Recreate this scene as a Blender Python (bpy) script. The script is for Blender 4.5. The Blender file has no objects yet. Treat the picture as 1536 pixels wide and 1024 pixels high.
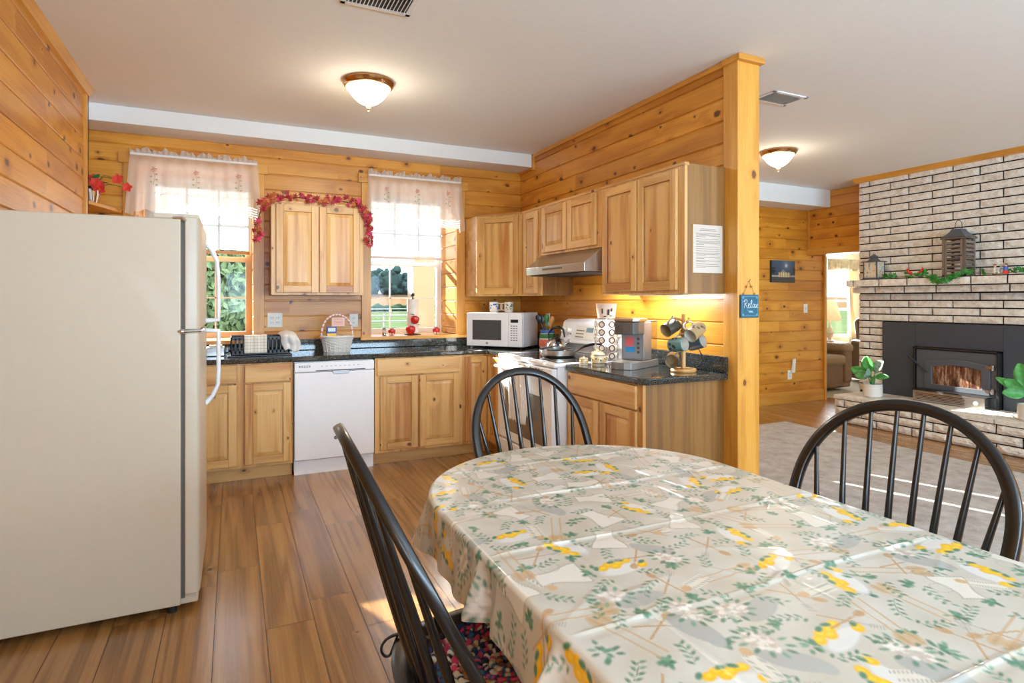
import bpy, bmesh, math, random
import numpy as np
from mathutils import Matrix, Vector, Euler, noise
random.seed(7)
rnd = random.random
uni = random.uniform
PI = math.pi
scene = bpy.context.scene
C = scene.collection

# ------------------------------------------------------------------ camera, light, exposure
cam_d = bpy.data.cameras.new('camera'); cam = bpy.data.objects.new('camera', cam_d); C.objects.link(cam)
cam.location = (0, 0, 1.346); cam.rotation_euler = (PI/2, 0, -math.radians(25.246))
cam_d.sensor_width = 36; cam_d.lens = 886.33/1536*36; cam_d.shift_y = -60.8/1536; cam_d.clip_end = 800
scene.camera = cam
vs = scene.view_settings
vs.view_transform = 'Standard'; vs.look = 'None'; vs.gamma = 1; vs.use_curve_mapping = False
vs.exposure = 0.45
scene.cycles.max_bounces = 10; scene.cycles.diffuse_bounces = 5; scene.cycles.glossy_bounces = 4
scene.cycles.transparent_max_bounces = 24; scene.cycles.sample_clamp_indirect = 12
w = bpy.data.worlds.new('sky'); scene.world = w; w.use_nodes = True
w.node_tree.nodes['Background'].inputs[0].default_value = (0.74, 0.87, 1.0, 1)
w.node_tree.nodes['Background'].inputs[1].default_value = 2.5

def light(name, kind, loc, rot, energy, color=(1, 1, 1), **k):
    d = bpy.data.lights.new(name, kind); d.energy = energy; d.color = color
    for a, b in k.items(): setattr(d, a, b)
    o = bpy.data.objects.new(name, d); o.location = loc; o.rotation_euler = rot; C.objects.link(o); return o
SUNDIR = Vector((0.306, -0.876, -0.372)).normalized()
sun = light('sun', 'SUN', (0, 20, 12), SUNDIR.to_track_quat('-Z', 'Y').to_euler(), 23, (1, .95, .86), angle=.008)
# added fill lamps: two by the rear windows, one at the windowless left wall
light('rear_window_fill', 'AREA', (1.6, -2.85, 1.55), (PI/2+.95, 0, 0), 225, (.53, .77, 1), shape='RECTANGLE', size=3.6, size_y=1.5)
light('rear_window_fill', 'AREA', (5.3, -2.85, 1.55), (PI/2+.85, 0, 0), 185, (.53, .77, 1), shape='RECTANGLE', size=2.6, size_y=1.5)
light('side_fill', 'AREA', (-.82, -1.4, 1.5), (0, -PI/2-.5, 0), 55, (.58, .80, 1), shape='RECTANGLE', size=1.3, size_y=1.8)

# ------------------------------------------------------------------ colour and materials
def S(r, g=None, b=None):
    if g is None: r, g, b = r
    f = lambda c: (c/255/12.92) if c/255 <= .04045 else ((c/255+.055)/1.055)**2.4
    return (f(r), f(g), f(b), 1)
class NT:
    def __init__(s, name):
        s.m = bpy.data.materials.new(name); s.m.use_nodes = True; s.t = s.m.node_tree
        s.b = s.t.nodes['Principled BSDF']; s.out = s.t.nodes['Material Output']
    def n(s, t, **k):
        x = s.t.nodes.new(t)
        for a, b in k.items():
            if a.startswith('i_'):
                a = a[2:]; a = int(a) if a.isdigit() else a.replace('_', ' ')
                s.set(x.inputs[a], b)
            else: setattr(x, a, b)
        return x
    def set(s, inp, v):
        if isinstance(v, bpy.types.NodeSocket): s.t.links.new(v, inp)
        elif isinstance(v, bpy.types.Node): s.t.links.new(v.outputs[0], inp)
        else: inp.default_value = v
    def math(s, op, a, b=None, c=None, clamp=False):
        x = s.t.nodes.new('ShaderNodeMath'); x.operation = op; x.use_clamp = clamp
        for i, v in enumerate((a, b, c)):
            if v is not None: s.set(x.inputs[i], v)
        return x.outputs[0]
    def vmath(s, op, a, b):
        x = s.t.nodes.new('ShaderNodeVectorMath'); x.operation = op
        s.set(x.inputs[0], a); s.set(x.inputs[1], b); return x
    def mix(s, f, a, b, mode='MIX'):
        x = s.t.nodes.new('ShaderNodeMix'); x.data_type = 'RGBA'; x.blend_type = mode
        s.set(x.inputs[0], f); s.set(x.inputs[6], a); s.set(x.inputs[7], b); return x.outputs[2]
    def ramp(s, f, pts):
        x = s.t.nodes.new('ShaderNodeValToRGB'); s.set(x.inputs[0], f); e = x.color_ramp.elements
        while len(e) < len(pts): e.new(.5)
        for i, (p, c) in enumerate(pts): e[i].position = p; e[i].color = c
        return x.outputs[0]
    def noise(s, v, scale, detail=3, rough=.5, dist=0):
        x = s.n('ShaderNodeTexNoise'); s.set(x.inputs['Vector'], v); x.inputs['Scale'].default_value = scale
        x.inputs['Detail'].default_value = detail; x.inputs['Roughness'].default_value = rough; x.inputs['Distortion'].default_value = dist
        return x.outputs[0]
    def bump(s, h, strength=.3, dist=.01):
        x = s.n('ShaderNodeBump'); s.set(x.inputs['Height'], h); x.inputs['Strength'].default_value = strength; x.inputs['Distance'].default_value = dist
        s.t.links.new(x.outputs[0], s.b.inputs['Normal'])
def flat(name, col, rough=.5, metal=0, coat=0, bumpy=0, bscale=60, trans=0, emit=None, es=0, var=0, ior=None, sheen=0, alpha=1, vscale=30):
    n = NT(name); b = n.b; col = S(col)
    b.inputs['Roughness'].default_value = rough; b.inputs['Metallic'].default_value = metal; b.inputs['Coat Weight'].default_value = coat
    b.inputs['Transmission Weight'].default_value = trans; b.inputs['Sheen Weight'].default_value = sheen; b.inputs['Alpha'].default_value = alpha
    if ior: b.inputs['IOR'].default_value = ior
    tc = n.n('ShaderNodeTexCoord').outputs['Object']
    f = n.noise(tc, vscale, 3)
    v = max(var, .012)
    lo = tuple(c*(1-v) for c in col[:3])+(1,); hi = tuple(min(1, c*(1+v)) for c in col[:3])+(1,)
    n.set(b.inputs['Base Color'], n.ramp(f, [(.3, lo), (.7, hi)]))
    if bumpy: n.bump(n.noise(tc, bscale, 4, .6), bumpy, .01)
    if emit: b.inputs['Emission Color'].default_value = S(emit); b.inputs['Emission Strength'].default_value = es
    return n.m
def wood(name, light_, mid, dark, knot=(70, 35, 20), knots=.5, ku=2.2, kv=5.5, nu=.7, nv=5, rings=5, rough=.38, coat=.15, tone=.22, ringmix=.5, kr=.014, heart=None):
    n = NT(name); b = n.b
    a = n.n('ShaderNodeAttribute', attribute_name='wc').outputs['Vector']
    pid = n.n('ShaderNodeAttribute', attribute_name='pid').outputs['Fac']
    sc = n.vmath('MULTIPLY', a, (ku, kv, 0)).outputs[0]
    vo = n.n('ShaderNodeTexVoronoi'); vo.voronoi_dimensions = '2D'; n.set(vo.inputs['Vector'], sc); vo.inputs['Scale'].default_value = 1; vo.inputs['Randomness'].default_value = .95
    d = n.vmath('SUBTRACT', vo.outputs['Position'], sc).outputs[0]
    d = n.vmath('MULTIPLY', d, (.72/ku, 1/kv, 0)).outputs[0]
    warp = n.noise(a, 45, 2)
    r = n.vmath('LENGTH', d, (0, 0, 0)).outputs['Value']
    r = n.math('MULTIPLY', r, n.math('ADD', n.math('MULTIPLY', warp, .8), .6))
    cs = n.n('ShaderNodeSeparateColor'); n.set(cs.inputs[0], vo.outputs['Color'])
    on = n.math('LESS_THAN', cs.outputs[0], knots)
    R = n.math('MULTIPLY', n.math('ADD', n.math('MULTIPLY', cs.outputs[1], 1.0), .35), kr)
    q = n.math('DIVIDE', r, R)
    kmask = n.math('MULTIPLY', n.n('ShaderNodeMapRange', clamp=True, i_0=q, i_1=1.25, i_2=.75, i_3=0., i_4=1.).outputs[0], on)
    halo = n.math('MULTIPLY', n.math('EXPONENT', n.math('MULTIPLY', q, -.55)), on)
    lf = n.noise(n.vmath('MULTIPLY', a, (nu, nv, nv)).outputs[0], 1, 2, .5, .3)
    f = n.math('ADD', n.math('MULTIPLY', lf, rings), n.math('MULTIPLY', halo, 1.3))
    g = n.math('ADD', n.math('MULTIPLY', n.math('SINE', n.math('MULTIPLY', f, 2*PI)), .5), .5)
    fib = n.noise(n.vmath('MULTIPLY', a, (4, 140, 140)).outputs[0], 1, 3, .6)
    g = n.math('ADD', n.math('MULTIPLY', n.math('POWER', g, 1.6), ringmix), n.math('MULTIPLY', fib, 1-ringmix))
    broad = n.noise(n.vmath('MULTIPLY', a, (.5, 6, 6)).outputs[0], 1, 2)
    g = n.math('ADD', n.math('MULTIPLY', g, .75), n.math('MULTIPLY', broad, .35))
    col = n.ramp(g, [(.18, S(light_)), (.5, S(mid)), (.88, S(dark))])
    if heart:
        hm = n.n('ShaderNodeMapRange', clamp=True, i_0=n.noise(n.vmath('MULTIPLY', a, (.35, 7, 7)).outputs[0], 1, 2, .5, .4), i_1=.56, i_2=.66, i_3=0., i_4=.6).outputs[0]
        col = n.mix(hm, col, S(heart), 'MULTIPLY')
    col = n.mix(n.math('MULTIPLY', halo, .5, clamp=True), col, S(dark), 'MIX')
    col = n.mix(n.math('MULTIPLY', kmask, .88), col, S(knot))
    tn = n.math('ADD', n.math('MULTIPLY', pid, tone), 1-tone*.5)
    tv = n.n('ShaderNodeCombineColor', i_0=tn, i_1=n.math('POWER', tn, 1.15), i_2=n.math('POWER', tn, 1.5))
    col = n.mix(1., col, tv.outputs[0], 'MULTIPLY')
    n.set(b.inputs['Base Color'], col)
    b.inputs['Roughness'].default_value = rough; b.inputs['Coat Weight'].default_value = coat; b.inputs['Coat Roughness'].default_value = .25
    n.bump(g, .06, .003)
    return n.m

M = {}
M['pine'] = wood('pine', (236, 176, 74), (217, 147, 44), (172, 98, 22), (78, 26, 8), knots=.8, ku=2.4, kv=6.5, rough=.38, coat=.2, tone=.22, kr=.0155, ringmix=.3, rings=3, nu=.5, nv=3.5)
M['pine_trim'] = wood('pine_trim', (234, 182, 90), (220, 157, 62), (186, 116, 36), (104, 48, 22), knots=.3, ku=1.6, kv=5, rough=.35, coat=.2, tone=.10, ringmix=.25, rings=3)
M['hickory'] = wood('hickory', (232, 196, 136), (220, 174, 106), (180, 124, 62), (84, 42, 22), knots=.34, ku=2.6, kv=7, nu=.6, nv=7, rings=3, rough=.36, coat=.2, tone=.16, ringmix=.33, kr=.012, heart=(205, 150, 95))
M['laminate'] = wood('laminate', (160, 114, 56), (140, 96, 42), (106, 72, 30), (100, 70, 40), knots=0, nu=.35, nv=9, rings=4, rough=.45, coat=0, tone=.06, ringmix=.35)
M['floor_wood'] = wood('floor_wood', (186, 140, 84), (160, 114, 62), (112, 76, 38), (70, 42, 24), knots=.15, ku=1.5, kv=5, nu=.4, nv=9, rings=4, rough=.24, coat=.3, tone=.2, ringmix=.38, kr=.010)
M['plain_wood'] = wood('plain_wood', (220, 170, 105), (202, 148, 82), (170, 112, 56), knots=0, rough=.4, tone=.08)
M['grey_wood'] = wood('grey_wood', (140, 122, 104), (112, 96, 82), (70, 58, 50), knots=.1, rough=.7, coat=0, tone=.3)
M['ceiling'] = flat('ceiling', (236, 236, 232), .85, bumpy=.12, bscale=40)
M['cream_wall'] = flat('cream_wall', (232, 222, 196), .8)
M['fridge'] = flat('fridge', (206, 194, 172), .33, bumpy=.10, bscale=350, coat=.1)
M['gasket'] = flat('gasket', (96, 92, 86), .6)
M['white'] = flat('white', (244, 246, 250), .28, coat=.2)
M['white_matte'] = flat('white_matte', (236, 234, 228), .6)
M['plate_white'] = flat('plate_white', (238, 236, 226), .4)
M['sash_cream'] = flat('sash_cream', (236, 214, 176), .5)
M['vent'] = flat('vent', (228, 228, 224), .5)
M['dark'] = flat('dark', (26, 26, 28), .5)
M['black_paint'] = flat('black_paint', (14, 14, 15), .28, coat=.25)
M['black_plastic'] = flat('black_plastic', (24, 26, 30), .3)
M['chrome'] = flat('chrome', (215, 218, 222), .12, metal=1)
M['steel'] = flat('steel', (190, 190, 190), .28, metal=1)
M['bronze'] = flat('bronze', (204, 166, 120), .22, metal=1)
M['glasstop'] = flat('glasstop', (14, 14, 18), .06, coat=.6)
M['oven_glass'] = flat('oven_glass', (120, 112, 104), .1, coat=.5)
M['mw_glass'] = flat('mw_glass', (74, 80, 84), .12, coat=.3)
M['stove_iron'] = flat('stove_iron', (92, 98, 106), .45, metal=.35, bumpy=.05, bscale=300)
M['stove_panel'] = flat('stove_panel', (70, 78, 88), .42, metal=.2)
M['mortar'] = flat('mortar', (40, 28, 28), .9, bumpy=.2)
M['coffee_grey'] = flat('coffee_grey', (142, 136, 130), .35, metal=.3)
M['coffee_dark'] = flat('coffee_dark', (92, 86, 82), .35)
M['coffee_face'] = flat('coffee_face', (150, 158, 170), .3, metal=.3)
M['sticker_pink'] = flat('sticker_pink', (235, 110, 115), .4)
M['sticker_blue'] = flat('sticker_blue', (50, 150, 205), .4)
M['paper'] = flat('paper', (206, 194, 180), .35, coat=.3)
M['ink'] = flat('ink', (110, 106, 102), .6)
M['ink_dark'] = flat('ink_dark', (50, 48, 50), .6)
M['sign_teal'] = flat('sign_teal', (22, 92, 118), .5, var=.2)
M['sign_line'] = flat('sign_line', (225, 235, 238), .6)
M['twine'] = flat('twine', (190, 150, 100), .8)
M['red'] = flat('red', (200, 36, 34), .3, coat=.4, var=.15)
M['flower_red'] = flat('flower_red', (226, 62, 44), .6, var=.2)
M['green'] = flat('green', (52, 120, 60), .5, var=.3)
M['ivy'] = flat('ivy', (48, 128, 44), .45, var=.4, vscale=60)
M['leaf'] = flat('leaf', (84, 168, 86), .35, var=.3, vscale=25, coat=.2)
M['leaf_pale'] = flat('leaf_pale', (150, 176, 160), .4, var=.3, vscale=40)
M['fall_red'] = flat('fall_red', (158, 34, 44), .6, var=.4, vscale=40)
M['fall_orange'] = flat('fall_orange', (186, 98, 40), .6, var=.4, vscale=40)
M['fall_pink'] = flat('fall_pink', (206, 60, 92), .6, var=.3, vscale=40)
M['ceramic'] = flat('ceramic', (226, 222, 212), .3, coat=.4)
M['ceramic_tan'] = flat('ceramic_tan', (176, 152, 112), .3, coat=.4)
M['ceramic_dark'] = flat('ceramic_dark', (70, 66, 58), .3, coat=.4)
M['leather'] = flat('leather', (116, 84, 62), .42, bumpy=.15, bscale=40, var=.15, vscale=8)
M['leather_dark'] = flat('leather_dark', (92, 62, 48), .4, bumpy=.1, bscale=40)
M['suede'] = flat('suede', (150, 128, 106), .7, bumpy=.1)
M['carpet'] = flat('carpet', (176, 168, 150), .95, bumpy=.5, bscale=250)
M['towel'] = flat('towel', (232, 230, 226), .9, bumpy=.5, bscale=160)
M['wicker'] = flat('wicker', (226, 224, 218), .55)
M['blue_box'] = flat('blue_box', (40, 80, 165), .4)
M['yellow'] = flat('yellow', (245, 205, 60), .5)
M['pink_tag'] = flat('pink_tag', (232, 196, 186), .6)
M['blue_paint'] = flat('blue_paint', (60, 110, 190), .5)
M['skin_paint'] = flat('skin_paint', (224, 170, 140), .5)
M['drape'] = flat('drape', (206, 190, 160), .9, var=.2, vscale=12)
M['shade_fabric'] = flat('shade_fabric', (236, 214, 178), .8, emit=(255, 214, 160), es=.5)
M['grass'] = flat('grass', (84, 98, 68), .9, var=.25, vscale=.6)
M['field'] = flat('field', (112, 88, 64), .9, var=.12, vscale=.2)
M['hedge'] = flat('hedge', (46, 70, 48), .9, var=.3, vscale=2)
M['porch'] = flat('porch', (150, 128, 106), .7)
M['rail'] = flat('rail', (190, 184, 172), .7)
M['tree_leaf'] = flat('tree_leaf', (124, 150, 112), .7, var=.35, vscale=3)
M['tree_far'] = flat('tree_far', (66, 88, 84), .9, var=.3, vscale=.3)
M['bark'] = flat('bark', (96, 78, 62), .9)

for k_ in ('grass', 'field', 'hedge', 'tree_far', 'bark', 'rail'): M[k_].node_tree.nodes['Principled BSDF'].inputs['Specular IOR Level'].default_value = 0
def mk_brick():
    n = NT('brick_stone'); tc = n.n('ShaderNodeTexCoord').outputs['Object']
    a = n.noise(tc, 18, 4, .6); b_ = n.noise(tc, 75, 3, .7)
    c = n.ramp(a, [(.28, S(214, 202, 184)), (.5, S(238, 230, 214)), (.72, S(250, 246, 236))])
    spk = n.n('ShaderNodeMapRange', clamp=True, i_0=b_, i_1=.60, i_2=.72, i_3=0., i_4=.6).outputs[0]
    n.set(n.b.inputs['Base Color'], n.mix(spk, c, S(176, 128, 92)))
    n.b.inputs['Roughness'].default_value = .85
    n.bump(n.math('ADD', n.noise(tc, 60, 5, .7), n.math('MULTIPLY', a, 1.5)), .9, .012)
    return n.m
M['brick'] = mk_brick()
def mk_counter():
    n = NT('speckled_counter'); tc = n.n('ShaderNodeTexCoord').outputs['Object']
    a = n.noise(tc, 170, 3, .7); b_ = n.noise(tc, 60, 2, .6)
    c = n.ramp(a, [(.40, S(26, 28, 30)), (.55, S(52, 58, 58)), (.66, S(120, 124, 112))])
    c = n.mix(n.n('ShaderNodeMapRange', clamp=True, i_0=b_, i_1=.55, i_2=.7, i_3=0., i_4=.5).outputs[0], c, S(84, 76, 64))
    n.set(n.b.inputs['Base Color'], c); n.b.inputs['Roughness'].default_value = .10; n.b.inputs['Coat Weight'].default_value = .5
    return n.m
M['counter'] = mk_counter()
def mk_rug():
    n = NT('rug_pile'); tc = n.n('ShaderNodeTexCoord').outputs['Object']
    a = n.noise(tc, 7, 5, .7); b_ = n.noise(tc, 160, 3, .8)
    g = n.math('ADD', n.math('MULTIPLY', a, .6), n.math('MULTIPLY', b_, .5))
    n.set(n.b.inputs['Base Color'], n.ramp(g, [(.38, S(186, 174, 162)), (.53, S(222, 214, 204)), (.68, S(246, 242, 236))]))
    n.b.inputs['Roughness'].default_value = 1; n.bump(b_, .9, .02); return n.m
M['rug'] = mk_rug()
def mk_attr(name, rough, coat=0, bumpy=0, attr='col', sheen=0):
    n = NT(name); a = n.n('ShaderNodeAttribute', attribute_name=attr).outputs['Color']
    n.set(n.b.inputs['Base Color'], a); n.b.inputs['Roughness'].default_value = rough; n.b.inputs['Coat Weight'].default_value = coat
    if bumpy:
        tc = n.n('ShaderNodeTexCoord').outputs['Object']; n.bump(n.noise(tc, 9, 4, .6, .6), bumpy, .02)
    return n.m
M['cloth_print'] = mk_attr('cloth_print', .36, .12, .10)
M['braid'] = mk_attr('braid', .9)
M['painting'] = mk_attr('painting', .5)
def mk_sheer(name, col, tr, tl):
    n = NT(name); t = n.t; t.nodes.remove(n.b)
    d = n.n('ShaderNodeBsdfDiffuse', i_0=S(col)); l = n.n('ShaderNodeBsdfTranslucent', i_0=S(col)); p = n.n('ShaderNodeBsdfTransparent')
    m1 = n.n('ShaderNodeMixShader', i_0=tl); t.links.new(d.outputs[0], m1.inputs[1]); t.links.new(l.outputs[0], m1.inputs[2])
    m2 = n.n('ShaderNodeMixShader', i_0=tr); t.links.new(m1.outputs[0], m2.inputs[1]); t.links.new(p.outputs[0], m2.inputs[2])
    t.links.new(m2.outputs[0], n.out.inputs[0]); return n.m
M['sheer'] = mk_sheer('sheer', (252, 252, 250), .30, .75)
M['sheer_dense'] = mk_sheer('sheer_dense', (248, 246, 238), .05, .6)
M['blind'] = mk_sheer('blind', (206, 210, 214), .0, .42)
M['drape_thin'] = mk_sheer('drape_thin', (214, 198, 170), .0, .3)
def mk_glass(name, refl=.07, tint=(252, 254, 255)):
    n = NT(name); t = n.t; t.nodes.remove(n.b)
    g = n.n('ShaderNodeBsdfGlossy', i_0=(1, 1, 1, 1)); g.inputs['Roughness'].default_value = .03
    p = n.n('ShaderNodeBsdfTransparent', i_0=S(tint)); m = n.n('ShaderNodeMixShader', i_0=refl)
    t.links.new(p.outputs[0], m.inputs[1]); t.links.new(g.outputs[0], m.inputs[2]); t.links.new(m.outputs[0], n.out.inputs[0]); return n.m
M['glass'] = mk_glass('window_glass', .008)
M['clear_plastic'] = mk_glass('clear_plastic', .18, (225, 230, 232))
M['film'] = mk_glass('film', .12)
n_ = NT('lamp_glass'); n_.b.inputs['Base Color'].default_value = S(250, 240, 220); n_.b.inputs['Roughness'].default_value = .35
lw = n_.n('ShaderNodeLayerWeight', i_0=.4).outputs['Facing']
n_.b.inputs['Emission Color'].default_value = S(255, 236, 200)
n_.b.inputs['Emission Strength'].default_value = 1.6; M['lamp_glass'] = n_.m
def mk_fire():
    n = NT('stove_door_glass'); tc = n.n('ShaderNodeTexCoord').outputs['Object']
    a = n.noise(n.vmath('MULTIPLY', tc, (1, 14, 3)).outputs[0], 2.2, 5, .7)
    n.set(n.b.inputs['Base Color'], n.ramp(a, [(.35, S(52, 34, 34)), (.5, S(112, 74, 56)), (.62, S(178, 150, 124)), (.7, S(90, 60, 60))]))
    n.b.inputs['Roughness'].default_value = .12; n.b.inputs['Coat Weight'].default_value = .6; return n.m
M['stove_glass'] = mk_fire()

# ------------------------------------------------------------------ mesh builder
OFF = {}
class MB:
    def __init__(s, T=None):
        s.v = []; s.f = []; s.wc = []; s.pid = []; s.mi = []; s.T = T or Matrix.Identity(4); s.col = None; s.cols = []; s.m = 0
    def add(s, vs, fs, wc=None, pid=None):
        k = len(s.v); p = rnd() if pid is None else pid
        for i, q in enumerate(vs):
            q = Vector(q); s.v.append(s.T @ q); s.wc.append(tuple(wc[i]) if wc else (q.x+s.ox, q.z+s.oz, q.y) if hasattr(s, 'ox') else (q.x, q.z, q.y)); s.pid.append(p)
            s.cols.append(s.col or (1, 1, 1, 1))
        for f in fs: s.f.append([i+k for i in f]); s.mi.append(s.m)
        return s
    def wcf(s, vs, g, f):
        ax = 'xyz'; gi = ax.index(g); fi = ax.index(f); ai = 3-gi-fi; a, b, c = uni(0, 60), uni(0, 60), uni(0, 9)
        return [(q[gi]+a, q[ai]+b, q[fi]+c) for q in vs]
    def box(s, x0, x1, y0, y1, z0, z1, g='x', f='y', pid=None):
        vs = [(x, y, z) for x in (x0, x1) for y in (y0, y1) for z in (z0, z1)]
        fs = [(0, 1, 3, 2), (4, 6, 7, 5), (0, 4, 5, 1), (2, 3, 7, 6), (0, 2, 6, 4), (1, 5, 7, 3)]
        return s.add(vs, fs, s.wcf(vs, g, f), pid)
    def hexa(s, a, b, g='x', f='y'):     # two quads joined (a bottom/back loop, b top/front loop)
        vs = list(a)+list(b)
        return s.add(vs, [(3, 2, 1, 0), (4, 5, 6, 7)]+[(i, (i+1) % 4, 4+(i+1) % 4, 4+i) for i in range(4)], s.wcf(vs, g, f))
    def prism(s, poly, z0, z1, axis='z', g='x', f='z'):
        k = len(poly)
        def P(a, b, c): return {'z': (a, b, c), 'y': (a, c, b), 'x': (c, a, b)}[axis]
        vs = [P(a, b, z0) for a, b in poly]+[P(a, b, z1) for a, b in poly]
        return s.add(vs, [list(range(k))[::-1], list(range(k, 2*k))]+[(i, (i+1) % k, k+(i+1) % k, k+i) for i in range(k)], s.wcf(vs, g, f))
    def lathe(s, prof, c=(0, 0, 0), n=32, sx=1, sy=1, M_=None, caps=(True, True)):
        vs = []; fs = []; m = len(prof); c = Vector(c)
        for j, (r, z) in enumerate(prof):
            for i in range(n):
                a = 2*PI*i/n; q = Vector((r*math.cos(a)*sx, r*math.sin(a)*sy, z))
                vs.append((M_ @ q if M_ else q)+c)
        for j in range(m-1):
            for i in range(n): fs.append((j*n+i, j*n+(i+1) % n, (j+1)*n+(i+1) % n, (j+1)*n+i))
        if prof[0] == prof[-1]: caps = (False, False)
        if caps[0] and prof[0][0] > 1e-6: fs.append(list(range(n))[::-1])
        if caps[1] and prof[-1][0] > 1e-6: fs.append([(m-1)*n+i for i in range(n)])
        return s.add(vs, fs, s.wcf(vs, 'z', 'y'))
    def tube(s, pts, r, n=10, cap=True, flat_=1.0, up=None, sq=False):
        pts = [Vector(p) for p in pts]; k = len(pts); rs = r if hasattr(r, '__len__') else [r]*k
        vs = []; fs = []; N = None; L = 0; wc = []; o = (uni(0, 50), uni(0, 50), uni(0, 9))
        for i, p in enumerate(pts):
            t = (pts[min(i+1, k-1)]-pts[max(i-1, 0)]).normalized()
            if up is not None: N = Vector(up)-t*t.dot(Vector(up)); N.normalize()
            elif N is None:
                N = Vector((0, 0, 1)) if abs(t.z) < .9 else Vector((1, 0, 0)); N = (N-t*t.dot(N)).normalized()
            else: N = (N-t*t.dot(N)).normalized()
            B = t.cross(N)
            if i: L += (p-pts[i-1]).length
            for j in range(n):
                a = 2*PI*j/n; ca, sa = math.cos(a), math.sin(a)
                if sq: e = .45; ca = math.copysign(abs(ca)**e, ca); sa = math.copysign(abs(sa)**e, sa)
                vs.append(p+N*ca*rs[i]*flat_+B*sa*rs[i]); wc.append((L+o[0], sa*rs[i]+o[1], ca*rs[i]+o[2]))
        for i in range(k-1):
            for j in range(n): fs.append((i*n+j, i*n+(j+1) % n, (i+1)*n+(j+1) % n, (i+1)*n+j))
        if cap: fs.append(list(range(n))[::-1]); fs.append([(k-1)*n+j for j in range(n)])
        return s.add(vs, fs, wc)
    def ball(s, c, r, sx=1, sy=1, sz=1, n=14, m=9):
        prof = [(r*math.sin(PI*j/m), -r*math.cos(PI*j/m)*sz) for j in range(m+1)]
        return s.lathe(prof, c, n, sx, sy)
    def grid(s, fn, nu, nv):
        vs = [fn(i/nu, j/nv) for j in range(nv+1) for i in range(nu+1)]
        fs = [(j*(nu+1)+i, j*(nu+1)+i+1, (j+1)*(nu+1)+i+1, (j+1)*(nu+1)+i) for j in range(nv) for i in range(nu)]
        return s.add(vs, fs)
    def build(s, name, mat, parent=None, smooth=False, bevel=0, seg=2, solid=0, kind=None):
        off = Vector(OFF.get(parent.name, (0, 0, 0))) if parent else Vector((0, 0, 0))
        me = bpy.data.meshes.new(name); me.from_pydata([tuple(v-off) for v in s.v], [], s.f)
        a = me.attributes.new('wc', 'FLOAT_VECTOR', 'POINT'); a.data.foreach_set('vector', [c for t in s.wc for c in t])
        a = me.attributes.new('pid', 'FLOAT', 'POINT'); a.data.foreach_set('value', s.pid)
        if any(c != (1, 1, 1, 1) for c in s.cols):
            a = me.attributes.new('col', 'FLOAT_COLOR', 'POINT'); a.data.foreach_set('color', [c for t in s.cols for c in t])
        mats = mat if isinstance(mat, (list, tuple)) else [mat]
        for m in mats: me.materials.append(M[m] if isinstance(m, str) else m)
        if len(mats) > 1: me.polygons.foreach_set('material_index', s.mi)
        bm = bmesh.new(); bm.from_mesh(me); bmesh.ops.recalc_face_normals(bm, faces=bm.faces); bm.to_mesh(me); bm.free()
        if smooth:
            me.polygons.foreach_set('use_smooth', [True]*len(me.polygons)); me.set_sharp_from_angle(angle=math.radians(38 if smooth is True else smooth))
        me.update()
        o = bpy.data.objects.new(name, me); C.objects.link(o)
        if parent: o.parent = parent; OFF[o.name] = tuple(off)
        if bevel:
            b = o.modifiers.new('b', 'BEVEL'); b.width = bevel; b.segments = seg; b.limit_method = 'ANGLE'; b.angle_limit = math.radians(40); b.harden_normals = False
        if solid:
            b = o.modifiers.new('s', 'SOLIDIFY'); b.thickness = solid; b.offset = 0
        if kind: o['kind'] = kind
        return o
def B(x0, x1, y0, y1, z0, z1, g='x', f='y', T=None): return MB(T).box(x0, x1, y0, y1, z0, z1, g, f)
def tag(o, label, cat, group=None):
    o['label'] = label; o['category'] = cat
    if group: o['group'] = group
    return o
def thing(name, label, cat, loc=(0, 0, 0), rz=0, group=None, rot=None, local=False):
    o = bpy.data.objects.new(name, None); C.objects.link(o); o.location = loc; o.empty_display_size = .05
    if rot is not None: o.rotation_euler = rot
    else: o.rotation_euler = (0, 0, rz)
    if not (rz or rot is not None or local): OFF[o.name] = tuple(loc)
    return tag(o, label, cat, group)
def smo(pts, k=5):
    q = [Vector(p) for p in pts]; out = []
    for i in range(len(q)-1):
        p0, p1, p2, p3 = q[max(i-1, 0)], q[i], q[i+1], q[min(i+2, len(q)-1)]
        for j in range(k):
            t = j/k; out.append(.5*((2*p1)+(p2-p0)*t+(2*p0-5*p1+4*p2-p3)*t*t+(3*p1-p0-3*p2+p3)*t**3))
    return out+[q[-1]]
def copy_tree(o, loc=None, rot=None, label=None, parent=None):
    c = o.copy(); C.objects.link(c)
    if parent: c.parent = parent
    for ch in o.children: copy_tree(ch, parent=c)
    if loc is not None: c.location = loc
    if rot is not None: c.rotation_euler = rot
    if label: c['label'] = label
    return c
def text(name, s, size, T, mat, parent, ext=.0006, shear=0, align='CENTER'):
    cu = bpy.data.curves.new(name, 'FONT'); cu.body = s; cu.size = size; cu.extrude = ext; cu.align_x = align; cu.align_y = 'CENTER'; cu.shear = shear
    t = bpy.data.objects.new(name+'_c', cu); C.objects.link(t)
    dg = bpy.context.evaluated_depsgraph_get(); me = bpy.data.meshes.new_from_object(t.evaluated_get(dg)); bpy.data.objects.remove(t)
    off = Matrix.Translation(-Vector(OFF.get(parent.name, (0, 0, 0))))
    me.transform(off @ T); me.materials.clear(); me.materials.append(M[mat]); me.name = name
    o = bpy.data.objects.new(name, me); C.objects.link(o); o.parent = parent; return o
def TR(x, y, z, rz=0): return Matrix.Translation((x, y, z)) @ Matrix.Rotation(rz, 4, 'Z')
UPX = Matrix.Rotation(PI/2, 4, 'X')         # text plane XY -> XZ facing -Y

W = 5.45; XR = 2.665; HC = 2.78; HB = 2.656; LW = -.903
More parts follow.
